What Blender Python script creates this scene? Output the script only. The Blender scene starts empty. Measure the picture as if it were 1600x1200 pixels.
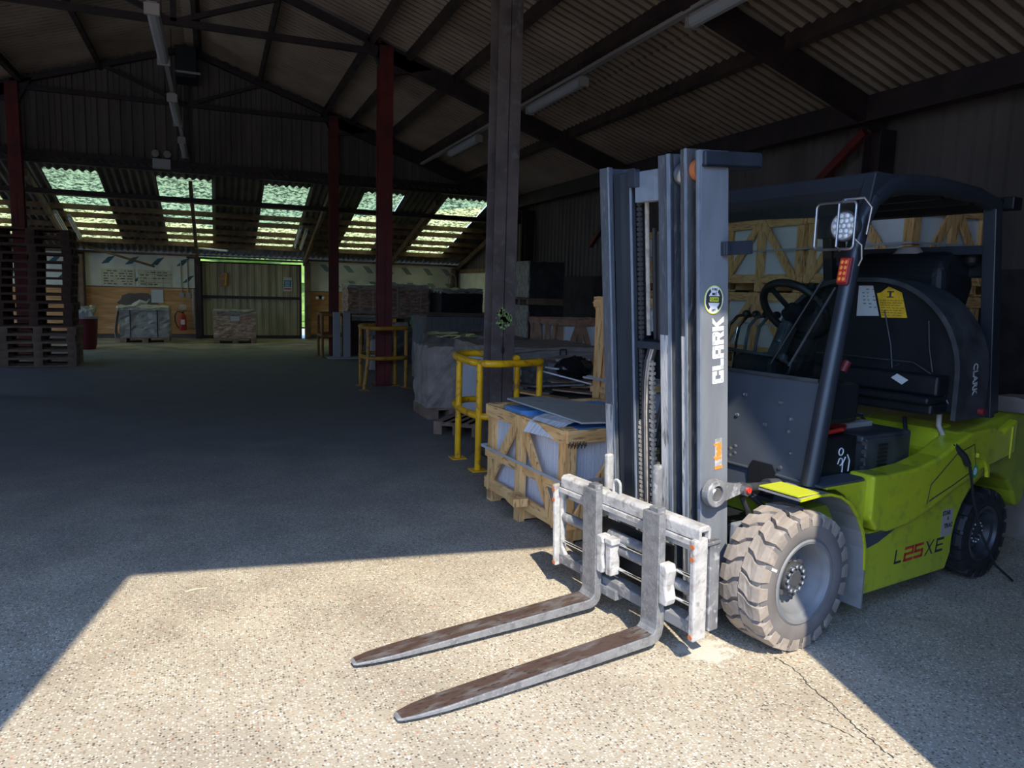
import bpy, math, random
from mathutils import Vector, Matrix
random.seed(7)
PI = math.pi
SC = bpy.context.scene
COL = SC.collection

# ------------------------------------------------------------------ camera
cd = bpy.data.cameras.new('camera'); cam = bpy.data.objects.new('camera', cd); COL.objects.link(cam)
cd.sensor_width = 36.0; cd.lens = 1150.0/1600*36; cd.clip_end = 300; cd.clip_start = 0.05
R = Matrix(((0.928, 0.021, -0.373), (-0.373, 0.127, -0.919), (0.028, 0.992, 0.126)))
x = R.row[0].normalized(); y = R.row[1]; y = (y - x*y.dot(x)).normalized(); z = x.cross(y)
cam.matrix_world = Matrix.Translation((0, 0, 1.6)) @ Matrix((x, y, z)).to_4x4()
SC.camera = cam
SC.view_settings.view_transform = 'Standard'; SC.view_settings.look = 'None'
SC.view_settings.gamma = 1.0; SC.view_settings.use_curve_mapping = False
SC.view_settings.exposure = 0.06
SC.cycles.max_bounces = 10; SC.cycles.diffuse_bounces = 6; SC.cycles.glossy_bounces = 4
SC.cycles.transmission_bounces = 6; SC.cycles.transparent_max_bounces = 12
SC.cycles.use_denoising = True
SC.cycles.sample_clamp_indirect = 6.0

# ------------------------------------------------------------------ sky and sun
w = bpy.data.worlds.new('sky'); SC.world = w; w.use_nodes = True
nt = w.node_tree; bg = nt.nodes['Background']
tc = nt.nodes.new('ShaderNodeTexCoord'); sp = nt.nodes.new('ShaderNodeSeparateXYZ')
rp = nt.nodes.new('ShaderNodeValToRGB')
nt.links.new(tc.outputs['Generated'], sp.inputs[0]); nt.links.new(sp.outputs['Z'], rp.inputs[0])
rp.color_ramp.elements[0].color = (0.42, 0.60, 0.93, 1); rp.color_ramp.elements[0].position = 0.0
rp.color_ramp.elements[1].color = (0.17, 0.36, 0.86, 1); rp.color_ramp.elements[1].position = 0.8
nt.links.new(rp.outputs[0], bg.inputs[0]); bg.inputs[1].default_value = 5.9
TANE = 1.12; SAZ = 0.20
sd = Vector((SAZ, 1.0, -TANE*math.hypot(SAZ, 1.0))).normalized()
sl = bpy.data.lights.new('sun', 'SUN'); so = bpy.data.objects.new('sun', sl); COL.objects.link(so)
so.rotation_euler = sd.to_track_quat('-Z', 'Y').to_euler(); so.location = (-2, -8, 12)
sl.energy = 7.3; sl.color = (1.0, 0.92, 0.76); sl.angle = math.radians(0.53)
YD = 0.3        # plane of the front wall with the open doorway
pl = bpy.data.lights.new('doorway_portal', 'AREA'); po = bpy.data.objects.new('doorway_portal', pl); COL.objects.link(po)
pl.shape = 'RECTANGLE'; pl.size = 3.2; pl.size_y = 4.9; po.location = (0.33, YD-0.15, 2.3)
po.rotation_euler = (PI/2, 0, 0); pl.cycles.is_portal = True
pl2 = bpy.data.lights.new('added_opening_portal', 'AREA'); po2 = bpy.data.objects.new('added_opening_portal', pl2); COL.objects.link(po2)  # portal for an unseen front opening added for sky fill
pl2.shape = 'RECTANGLE'; pl2.size = 5.4; pl2.size_y = 3.9; po2.location = (-4.9, 0.15, 1.95); po2.rotation_euler = (PI/2, 0, 0); pl2.cycles.is_portal = True

# ------------------------------------------------------------------ materials
def new_mat(name):
    m = bpy.data.materials.new(name); m.use_nodes = True
    return m, m.node_tree, m.node_tree.nodes['Principled BSDF']
def mat(name, c, rough=0.6, metal=0.0, c2=None, scale=6.0, lo=0.4, hi=0.65, stretch=None, bump=0.0, bscale=60, c3=None, s3=40, coat=0.0, spec=0.5):
    m, nt, b = new_mat(name)
    L = nt.links.new
    b.inputs['Base Color'].default_value = (*c, 1); b.inputs['Roughness'].default_value = rough
    b.inputs['Metallic'].default_value = metal; b.inputs['Coat Weight'].default_value = coat
    b.inputs['Specular IOR Level'].default_value = spec
    tc = nt.nodes.new('ShaderNodeTexCoord'); src = tc.outputs['Object']
    if stretch:
        mp = nt.nodes.new('ShaderNodeMapping'); mp.inputs['Scale'].default_value = stretch
        L(src, mp.inputs[0]); src = mp.outputs[0]
    out = None
    if c2:
        n = nt.nodes.new('ShaderNodeTexNoise'); n.inputs['Scale'].default_value = scale; n.inputs['Detail'].default_value = 6
        L(src, n.inputs['Vector'])
        r = nt.nodes.new('ShaderNodeValToRGB'); r.color_ramp.elements[0].position = lo; r.color_ramp.elements[1].position = hi
        r.color_ramp.elements[0].color = (*c, 1); r.color_ramp.elements[1].color = (*c2, 1)
        L(n.outputs['Fac'], r.inputs[0]); out = r.outputs[0]
        if c3:
            n2 = nt.nodes.new('ShaderNodeTexNoise'); n2.inputs['Scale'].default_value = s3; n2.inputs['Detail'].default_value = 4
            L(src, n2.inputs['Vector'])
            r2 = nt.nodes.new('ShaderNodeValToRGB'); r2.color_ramp.elements[0].position = 0.55; r2.color_ramp.elements[1].position = 0.68
            L(n2.outputs['Fac'], r2.inputs[0])
            mx = nt.nodes.new('ShaderNodeMix'); mx.data_type = 'RGBA'
            L(r2.outputs[0], mx.inputs[0]); L(out, mx.inputs[6]); mx.inputs[7].default_value = (*c3, 1)
            out = mx.outputs[2]
        L(out, b.inputs['Base Color'])
    if bump:
        n = nt.nodes.new('ShaderNodeTexNoise'); n.inputs['Scale'].default_value = bscale; n.inputs['Detail'].default_value = 4
        L(src, n.inputs['Vector'])
        bp = nt.nodes.new('ShaderNodeBump'); bp.inputs['Strength'].default_value = bump; bp.inputs['Distance'].default_value = 0.01
        L(n.outputs['Fac'], bp.inputs['Height']); L(bp.outputs[0], b.inputs['Normal'])
    return m
M = {}
M['steel_red'] = mat('red oxide steel', (0.17, 0.018, 0.014), 0.55, c2=(0.09, 0.012, 0.010), scale=3)
M['steel_brown'] = mat('dusty brown steel', (0.135, 0.10, 0.088), 0.6, c2=(0.072, 0.052, 0.047), scale=3, c3=(0.14, 0.125, 0.11), s3=9)
M['steel_dark'] = mat('dark roof steel', (0.026, 0.016, 0.016), 0.6, c2=(0.050, 0.026, 0.024), scale=4)
M['purlin'] = mat('rusty purlin', (0.075, 0.042, 0.032), 0.7, c2=(0.032, 0.020, 0.018), scale=4)
M['roof'] = mat('fibre cement sheet', (0.34, 0.28, 0.225), 0.9, c2=(0.20, 0.165, 0.14), scale=2.0, c3=(0.44, 0.37, 0.29), s3=14, bump=0.3)
M['clad'] = mat('grey cladding', (0.16, 0.125, 0.105), 0.7, c2=(0.11, 0.085, 0.072), scale=1.5, stretch=(1, 1, 0.3))
M['clad_door'] = mat('olive door cladding', (0.42, 0.37, 0.24), 0.6, c2=(0.26, 0.23, 0.15), scale=3, stretch=(1, 1, 0.2))
M['block'] = mat('dark block', (0.060, 0.050, 0.047), 0.9, c2=(0.035, 0.029, 0.027), scale=5)
M['ply'] = mat('plywood', (0.60, 0.30, 0.11), 0.75, c2=(0.44, 0.21, 0.075), scale=4, stretch=(0.4, 1, 4), c3=(0.66, 0.38, 0.17), s3=3)
M['timber_old'] = mat('old timber', (0.20, 0.125, 0.07), 0.85, c2=(0.11, 0.065, 0.04), scale=6, stretch=(1, 1, 1))
M['timber_far'] = mat('brown crate timber', (0.42, 0.24, 0.14), 0.8, c2=(0.28, 0.155, 0.09), scale=8)
M['timber'] = mat('fresh pine', (0.86, 0.52, 0.21), 0.75, c2=(0.70, 0.37, 0.12), scale=5, stretch=(5, 5, 0.9), c3=(0.34, 0.17, 0.06), s3=9, bump=0.15)
M['timber_h'] = mat('fresh pine rail', (0.86, 0.53, 0.22), 0.75, c2=(0.70, 0.38, 0.13), scale=5, stretch=(0.8, 0.8, 6), c3=(0.36, 0.19, 0.075), s3=9, bump=0.15)
M['pallet'] = mat('pallet wood', (0.30, 0.20, 0.135), 0.9, c2=(0.18, 0.11, 0.075), scale=5)
M['pallet_dk'] = mat('dark pallet wood', (0.16, 0.085, 0.06), 0.9, c2=(0.09, 0.05, 0.036), scale=5)
M['yellow'] = mat('yellow barrier paint', (0.98, 0.52, 0.006), 0.35, c2=(0.88, 0.43, 0.006), scale=5, c3=(0.45, 0.20, 0.03), s3=12)
M['yellow_d'] = mat('worn yellow paint', (0.50, 0.24, 0.02), 0.5, c2=(0.38, 0.17, 0.02), scale=6, c3=(0.2, 0.09, 0.02), s3=14)
M['orange_d'] = mat('dirty orange paint', (0.27, 0.11, 0.02), 0.6, c2=(0.19, 0.075, 0.02), scale=6)
M['slate'] = mat('slate edges', (0.78, 0.78, 0.82), 0.8, c2=(0.60, 0.61, 0.66), scale=4, stretch=(28, 28, 1.5), c3=(0.50, 0.52, 0.56), s3=20, bump=0.4)
M['slate_sheet'] = mat('grey board', (0.47, 0.47, 0.42), 0.6, c2=(0.42, 0.42, 0.38), scale=8)
M['slate_dark'] = mat('dark grey slate stack', (0.17, 0.16, 0.15), 0.7, c2=(0.12, 0.115, 0.11), scale=3, stretch=(6, 6, 1))
M['wrap_dark'] = mat('dark stretch wrap', (0.12, 0.115, 0.11), 0.28, c2=(0.20, 0.19, 0.18), scale=3, lo=0.5, hi=0.7, bump=0.7, bscale=9)
M['wrap_grey'] = mat('dusty stretch wrap', (0.42, 0.39, 0.33), 0.45, c2=(0.25, 0.23, 0.20), scale=5, bump=0.8, bscale=12)
M['tile_red'] = mat('wrapped red brown tiles', (0.38, 0.20, 0.13), 0.5, c2=(0.62, 0.46, 0.33), scale=6, stretch=(1, 1, 5), c3=(0.14, 0.075, 0.05), s3=14, bump=0.6, bscale=14)
M['tile_pale'] = mat('pale wrapped tiles', (0.50, 0.43, 0.34), 0.5, c2=(0.20, 0.17, 0.13), scale=9, stretch=(3, 3, 1.2), c3=(0.5, 0.46, 0.38), s3=22, bump=0.5)
M['film_white'] = mat('white film', (0.62, 0.58, 0.48), 0.5, c2=(0.45, 0.42, 0.35), scale=12, bump=0.6, bscale=20)
M['black'] = mat('black', (0.012, 0.012, 0.014), 0.5)
M['black_gloss'] = mat('black bag', (0.012, 0.013, 0.014), 0.22, bump=1.0, bscale=18)
M['blue'] = mat('blue foam', (0.10, 0.36, 0.80), 0.6, c2=(0.25, 0.5, 0.85), scale=10)
M['foam'] = mat('striped foam', (0.80, 0.76, 0.75), 0.8, c2=(0.48, 0.45, 0.45), scale=3, stretch=(2, 40, 2))
M['board_box'] = mat('dusty card', (0.36, 0.30, 0.25), 0.9, c2=(0.26, 0.21, 0.175), scale=6)
M['white_panel'] = mat('pale packed slabs', (0.74, 0.78, 0.76), 0.6, c2=(0.62, 0.67, 0.66), scale=2)
M['navy'] = mat('dark blue grey paint', (0.020, 0.024, 0.031), 0.35, c2=(0.027, 0.032, 0.040), scale=5, lo=0.4, hi=0.75)
M['cowl'] = mat('dark cowl paint', (0.050, 0.058, 0.072), 0.42, c2=(0.062, 0.070, 0.084), scale=4, lo=0.4, hi=0.75)
M['mast'] = mat('mast steel paint', (0.024, 0.029, 0.037), 0.32, c2=(0.036, 0.042, 0.052), scale=4, stretch=(2, 2, 0.5), lo=0.4, hi=0.75)
M['mast_rail'] = mat('worn mast flange', (0.085, 0.092, 0.105), 0.36, c2=(0.055, 0.062, 0.072), scale=5, stretch=(2, 2, 0.5), c3=(0.13, 0.135, 0.14), s3=30, bump=0.2, bscale=40)
M['mast_worn'] = mat('worn mast side paint', (0.19, 0.20, 0.215), 0.5, c2=(0.15, 0.16, 0.175), scale=5, stretch=(2, 2, 0.4), spec=0.25)
M['rail_in'] = mat('greasy rail channel', (0.15, 0.15, 0.15), 0.4, metal=0.5, c2=(0.07, 0.07, 0.07), scale=8, stretch=(3, 3, 0.5), c3=(0.3, 0.3, 0.3), s3=20)
M['steel'] = mat('bare steel', (0.40, 0.40, 0.42), 0.32, metal=0.85, c2=(0.28, 0.28, 0.29), scale=12)
M['worn_lit'] = mat('rubbed sunlit flange', (0.50, 0.49, 0.48), 0.5, c2=(0.36, 0.36, 0.355), scale=10, stretch=(2, 2, 0.35), c3=(0.12, 0.12, 0.12), s3=26, bump=0.3)
M['edge'] = mat('bright worn edge', (0.36, 0.41, 0.48), 0.3, metal=0.5, c2=(0.28, 0.32, 0.38), scale=10)
M['chrome'] = mat('chrome', (0.75, 0.77, 0.78), 0.12, metal=1.0)
M['fork'] = mat('worn fork steel', (0.25, 0.25, 0.25), 0.5, metal=0.3, c2=(0.17, 0.17, 0.175), scale=22, c3=(0.30, 0.295, 0.29), s3=90, bump=0.25)
M['fork_top'] = mat('rust worn fork blade', (0.105, 0.066, 0.052), 0.42, metal=0.3, c2=(0.20, 0.185, 0.175), scale=7, stretch=(1, 3, 3), lo=0.48, hi=0.72, c3=(0.06, 0.04, 0.034), s3=24, bump=0.3)
M['carr'] = mat('chalky carriage paint', (0.50, 0.48, 0.45), 0.55, c2=(0.34, 0.33, 0.31), scale=12, c3=(0.28, 0.25, 0.23), s3=22, bump=0.3)
M['carr_dk'] = mat('grey carriage steel', (0.20, 0.20, 0.20), 0.5, c2=(0.12, 0.12, 0.125), scale=10, c3=(0.36, 0.35, 0.34), s3=30)
M['rust'] = mat('rust', (0.45, 0.13, 0.04), 0.8)
M['chain'] = mat('dusty lit chain', (0.46, 0.40, 0.32), 0.6, c2=(0.30, 0.26, 0.21), scale=30)
M['chain_shaded'] = mat('shaded chain', (0.055, 0.052, 0.05), 0.5)
M['rubber'] = mat('black rubber', (0.018, 0.018, 0.020), 0.55)
M['tyre'] = mat('dusty tyre rubber', (0.30, 0.25, 0.205), 0.85, c2=(0.235, 0.20, 0.165), scale=9, c3=(0.34, 0.29, 0.24), s3=22, bump=0.2)
M['tyre_side'] = mat('tyre sidewall', (0.135, 0.122, 0.115), 0.8, c2=(0.17, 0.155, 0.145), scale=7)
M['rim'] = mat('grey wheel rim', (0.16, 0.165, 0.17), 0.5, c2=(0.20, 0.20, 0.20), scale=10)
M['green'] = mat('lime green paint', (0.48, 0.50, 0.02), 0.25, c2=(0.40, 0.46, 0.02), scale=3, coat=0.4, c3=(0.34, 0.39, 0.03), s3=16)
M['green_lit'] = mat('sunlit green paint', (0.50, 0.54, 0.03), 0.3)
M['green_d'] = mat('dull green paint', (0.34, 0.39, 0.02), 0.4, c2=(0.24, 0.28, 0.02), scale=6)
M['fender_in'] = mat('dusty fender inner', (0.24, 0.23, 0.22), 0.8, c2=(0.16, 0.155, 0.15), scale=8)
M['mat_step'] = mat('black step mat', (0.045, 0.055, 0.065), 0.7, bump=0.4, bscale=120)
M['plastic'] = mat('black plastic', (0.009, 0.010, 0.012), 0.45, c2=(0.014, 0.015, 0.017), scale=6, spec=0.3)
M['plastic_g'] = mat('charcoal plastic', (0.028, 0.030, 0.033), 0.45, c2=(0.06, 0.062, 0.066), scale=8)
M['red'] = mat('red', (0.50, 0.03, 0.02), 0.45)
M['red_dark'] = mat('dark red', (0.16, 0.015, 0.02), 0.5)
M['white'] = mat('white', (0.80, 0.80, 0.78), 0.5)
M['cream'] = mat('cream paper', (0.60, 0.57, 0.38), 0.7, c2=(0.50, 0.47, 0.32), scale=4)
M['grey_l'] = mat('pale grey plastic', (0.42, 0.42, 0.42), 0.5)
M['conduit'] = mat('dusty conduit', (0.36, 0.32, 0.29), 0.6)
M['paper'] = mat('notice paper', (0.55, 0.57, 0.55), 0.7)
M['tag_y'] = mat('yellow tag', (0.78, 0.47, 0.01), 0.6, c2=(0.62, 0.35, 0.01), scale=20)
M['ink'] = mat('ink', (0.04, 0.035, 0.03), 0.7)
M['ink_g'] = mat('grey ink', (0.16, 0.17, 0.17), 0.7)
M['ink_teal'] = mat('teal print', (0.05, 0.15, 0.17), 0.7)
M['board'] = mat('foil insulation board', (0.76, 0.74, 0.60), 0.55, c2=(0.62, 0.61, 0.50), scale=2.5)
M['orange'] = mat('orange', (0.85, 0.25, 0.04), 0.5)
M['sky_b'] = mat('pale blue print', (0.55, 0.72, 0.78), 0.5)
M['lime'] = mat('lime print', (0.72, 0.80, 0.05), 0.5)
M['green_s'] = mat('green sticker', (0.05, 0.28, 0.10), 0.5)
M['sign_blue'] = mat('blue print', (0.05, 0.17, 0.28), 0.5)
M['hedge'] = mat('hedge leaves', (0.16, 0.26, 0.04), 0.8, c2=(0.08, 0.15, 0.02), scale=4)
M['sky_blocker'] = mat('dark sky blocker', (0.05, 0.06, 0.04), 0.9, c2=(0.025, 0.032, 0.02), scale=2)
M['ground_out'] = mat('outside ground', (0.36, 0.33, 0.27), 0.9, c2=(0.27, 0.26, 0.19), scale=0.5)
M['spray'] = mat('green spray paint', (0.30, 0.46, 0.12), 0.7)

def roof_mat():
    m, nt, b = new_mat('ribbed fibre cement'); L = nt.links.new; N = nt.nodes.new
    tc = N('ShaderNodeTexCoord'); sx = N('ShaderNodeSeparateXYZ'); L(tc.outputs['Object'], sx.inputs[0])
    n = N('ShaderNodeTexNoise'); n.inputs['Scale'].default_value = 0.9; n.inputs['Detail'].default_value = 7; L(tc.outputs['Object'], n.inputs['Vector'])
    r = N('ShaderNodeValToRGB'); r.color_ramp.elements[0].position = 0.35; r.color_ramp.elements[0].color = (0.27, 0.195, 0.14, 1)
    r.color_ramp.elements[1].position = 0.7; r.color_ramp.elements[1].color = (0.42, 0.315, 0.225, 1); L(n.outputs['Fac'], r.inputs[0])
    mu = N('ShaderNodeMath'); mu.operation = 'MULTIPLY'; mu.inputs[1].default_value = 2*PI/0.15; L(sx.outputs['Y'], mu.inputs[0])
    co = N('ShaderNodeMath'); co.operation = 'COSINE'; L(mu.outputs[0], co.inputs[0])
    n2 = N('ShaderNodeTexNoise'); n2.inputs['Scale'].default_value = 5; n2.inputs['Detail'].default_value = 5; L(tc.outputs['Object'], n2.inputs['Vector'])
    ad = N('ShaderNodeMath'); ad.operation = 'MULTIPLY_ADD'; ad.inputs[1].default_value = 1.1; L(n2.outputs['Fac'], ad.inputs[0]); L(co.outputs[0], ad.inputs[2])
    r2 = N('ShaderNodeValToRGB'); r2.color_ramp.elements[0].position = 0.55; r2.color_ramp.elements[0].color = (1, 1, 1, 1)
    r2.color_ramp.elements[1].position = 1.0; r2.color_ramp.elements[1].color = (0.42, 0.38, 0.35, 1)  # colour darkens along each corrugation groove
    L(ad.outputs[0], r2.inputs[0])
    mx = N('ShaderNodeMix'); mx.data_type = 'RGBA'; mx.blend_type = 'MULTIPLY'; mx.inputs[0].default_value = 1.0
    L(r.outputs[0], mx.inputs[6]); L(r2.outputs[0], mx.inputs[7]); L(mx.outputs[2], b.inputs['Base Color']); b.inputs['Roughness'].default_value = 0.9
    return m
M['roof'] = roof_mat()
M['roof_lean'] = mat('sooty roof sheet', (0.10, 0.085, 0.07), 0.9, c2=(0.16, 0.14, 0.11), scale=1.5)
def floor_mat():
    m, nt, b = new_mat('exposed aggregate concrete'); L = nt.links.new
    N = nt.nodes.new
    tc = N('ShaderNodeTexCoord'); o = tc.outputs['Object']
    n1 = N('ShaderNodeTexNoise'); n1.inputs['Scale'].default_value = 0.9; n1.inputs['Detail'].default_value = 8; L(o, n1.inputs['Vector'])
    r1 = N('ShaderNodeValToRGB'); e = r1.color_ramp.elements
    e[0].position = 0.3; e[0].color = (0.36, 0.31, 0.225, 1); e[1].position = 0.72; e[1].color = (0.46, 0.40, 0.30, 1)
    L(n1.outputs['Fac'], r1.inputs[0])
    # pebbles
    v = N('ShaderNodeTexVoronoi'); v.inputs['Scale'].default_value = 95; v.inputs['Randomness'].default_value = 1; L(o, v.inputs['Vector'])
    sc = N('ShaderNodeSeparateColor'); L(v.outputs['Color'], sc.inputs[0])
    rc = N('ShaderNodeValToRGB'); rc.color_ramp.interpolation = 'CONSTANT'; el = rc.color_ramp.elements
    el[0].position = 0; el[0].color = (0.13, 0.105, 0.08, 1); el[1].position = 0.10; el[1].color = (0.38, 0.30, 0.20, 1)
    for p, c in ((0.34, (0.52, 0.45, 0.34)), (0.62, (0.68, 0.62, 0.50)), (0.84, (0.26, 0.20, 0.14)), (0.955, (0.48, 0.30, 0.17)), (0.975, (0.16, 0.13, 0.11)), (0.992, (0.55, 0.19, 0.09))):
        q = el.new(p); q.color = (*c, 1)
    L(sc.outputs[0], rc.inputs[0])
    rm = N('ShaderNodeValToRGB'); rm.color_ramp.elements[0].position = 0.38; rm.color_ramp.elements[0].color = (1, 1, 1, 1)
    rm.color_ramp.elements[1].position = 0.52; rm.color_ramp.elements[1].color = (0, 0, 0, 1)
    L(v.outputs['Distance'], rm.inputs[0])
    mx = N('ShaderNodeMix'); mx.data_type = 'RGBA'; L(rm.outputs[0], mx.inputs[0]); L(r1.outputs[0], mx.inputs[6]); L(rc.outputs[0], mx.inputs[7])
    # dusty stains
    n2 = N('ShaderNodeTexNoise'); n2.inputs['Scale'].default_value = 2.2; n2.inputs['Detail'].default_value = 7; L(o, n2.inputs['Vector'])
    r2 = N('ShaderNodeValToRGB'); r2.color_ramp.elements[0].position = 0.30; r2.color_ramp.elements[0].color = (0.72, 0.70, 0.70, 1)
    r2.color_ramp.elements[1].position = 0.62; r2.color_ramp.elements[1].color = (1.0, 1.0, 1.0, 1); L(n2.outputs['Fac'], r2.inputs[0])
    mu = N('ShaderNodeMix'); mu.data_type = 'RGBA'; mu.blend_type = 'MULTIPLY'; mu.inputs[0].default_value = 0.8
    L(mx.outputs[2], mu.inputs[6]); L(r2.outputs[0], mu.inputs[7])
    # pale stain near the forks, and inputs for the tones further in
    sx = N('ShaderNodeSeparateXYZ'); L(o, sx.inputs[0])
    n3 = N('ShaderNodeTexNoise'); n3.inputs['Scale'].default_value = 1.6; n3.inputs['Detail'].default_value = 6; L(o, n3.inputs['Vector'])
    vd = N('ShaderNodeVectorMath'); vd.operation = 'DISTANCE'; vd.inputs[1].default_value = (2.03, 2.60, 0); L(o, vd.inputs[0])
    n4 = N('ShaderNodeTexNoise'); n4.inputs['Scale'].default_value = 16; n4.inputs['Detail'].default_value = 5; L(o, n4.inputs['Vector'])
    ma = N('ShaderNodeMath'); ma.operation = 'MULTIPLY_ADD'; ma.inputs[1].default_value = -2.4; L(vd.outputs['Value'], ma.inputs[0]); L(n4.outputs['Fac'], ma.inputs[2])
    r4 = N('ShaderNodeValToRGB'); r4.color_ramp.elements[0].position = 0.20; r4.color_ramp.elements[1].position = 0.30; L(ma.outputs[0], r4.inputs[0])
    m4 = N('ShaderNodeMix'); m4.data_type = 'RGBA'; L(r4.outputs[0], m4.inputs[0]); L(mu.outputs[2], m4.inputs[6]); m4.inputs[7].default_value = (0.55, 0.50, 0.41, 1)
    # brown earth dust trodden in near the back wall
    mr = N('ShaderNodeMapRange'); mr.inputs['From Min'].default_value = 17.0; mr.inputs['From Max'].default_value = 20.5; L(sx.outputs['Y'], mr.inputs['Value'])
    a5 = N('ShaderNodeMath'); a5.operation = 'MULTIPLY'; L(mr.outputs[0], a5.inputs[0]); r5 = N('ShaderNodeMapRange'); r5.inputs['From Min'].default_value = 0.35; r5.inputs['From Max'].default_value = 0.6; L(n3.outputs['Fac'], r5.inputs['Value']); L(r5.outputs[0], a5.inputs[1])
    # interior shade painted into the floor colour, deepening further in from the doorway
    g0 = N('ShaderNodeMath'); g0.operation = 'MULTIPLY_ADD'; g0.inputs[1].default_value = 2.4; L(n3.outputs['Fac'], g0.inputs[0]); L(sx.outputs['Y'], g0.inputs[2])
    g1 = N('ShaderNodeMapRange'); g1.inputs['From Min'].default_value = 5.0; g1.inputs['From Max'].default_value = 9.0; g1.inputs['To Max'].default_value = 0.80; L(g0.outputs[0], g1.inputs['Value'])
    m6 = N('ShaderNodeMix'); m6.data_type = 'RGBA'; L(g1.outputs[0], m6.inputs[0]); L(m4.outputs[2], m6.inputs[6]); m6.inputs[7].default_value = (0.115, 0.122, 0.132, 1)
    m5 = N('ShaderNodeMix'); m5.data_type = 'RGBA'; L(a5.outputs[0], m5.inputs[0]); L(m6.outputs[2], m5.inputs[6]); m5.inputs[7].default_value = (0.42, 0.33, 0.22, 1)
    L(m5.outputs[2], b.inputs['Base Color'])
    b.inputs['Roughness'].default_value = 0.85
    bp = N('ShaderNodeBump'); bp.inputs['Strength'].default_value = 0.35; bp.inputs['Distance'].default_value = 0.004
    L(rm.outputs[0], bp.inputs['Height']); L(bp.outputs[0], b.inputs['Normal'])
    return m
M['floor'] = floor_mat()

def skylight_mat():
    m, nt, b = new_mat('mossy translucent sheet'); L = nt.links.new; N = nt.nodes.new
    out = nt.nodes['Material Output']
    tc = N('ShaderNodeTexCoord')
    n = N('ShaderNodeTexNoise'); n.inputs['Scale'].default_value = 10; n.inputs['Detail'].default_value = 6; n.inputs['Roughness'].default_value = 0.7
    L(tc.outputs['Object'], n.inputs['Vector'])
    r = N('ShaderNodeValToRGB'); r.color_ramp.elements[0].position = 0.44; r.color_ramp.elements[0].color = (0.60, 0.52, 0.17, 1)
    r.color_ramp.elements[1].position = 0.56; r.color_ramp.elements[1].color = (0.07, 0.07, 0.025, 1)
    L(n.outputs['Fac'], r.inputs[0])
    t = N('ShaderNodeBsdfTranslucent'); d = N('ShaderNodeBsdfDiffuse'); ms = N('ShaderNodeMixShader'); ms.inputs[0].default_value = 0.2
    L(r.outputs[0], t.inputs[0]); L(r.outputs[0], d.inputs[0]); L(t.outputs[0], ms.inputs[1]); L(d.outputs[0], ms.inputs[2])
    L(ms.outputs[0], out.inputs[0])
    return m
M['skylight'] = skylight_mat()
def glass_mat(name, tint, gl=0.09):
    m, nt, b = new_mat(name); L = nt.links.new; N = nt.nodes.new
    out = nt.nodes['Material Output']
    t = N('ShaderNodeBsdfTransparent'); t.inputs[0].default_value = (*tint, 1)
    g = N('ShaderNodeBsdfGlossy'); g.inputs[1].default_value = 0.03
    ms = N('ShaderNodeMixShader'); ms.inputs[0].default_value = gl
    L(t.outputs[0], ms.inputs[1]); L(g.outputs[0], ms.inputs[2]); L(ms.outputs[0], out.inputs[0])
    return m
M['glass'] = glass_mat('green tinted glass', (0.90, 0.96, 0.93), 0.04)
M['film'] = glass_mat('clear film', (0.92, 0.93, 0.94), 0.12)

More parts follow.
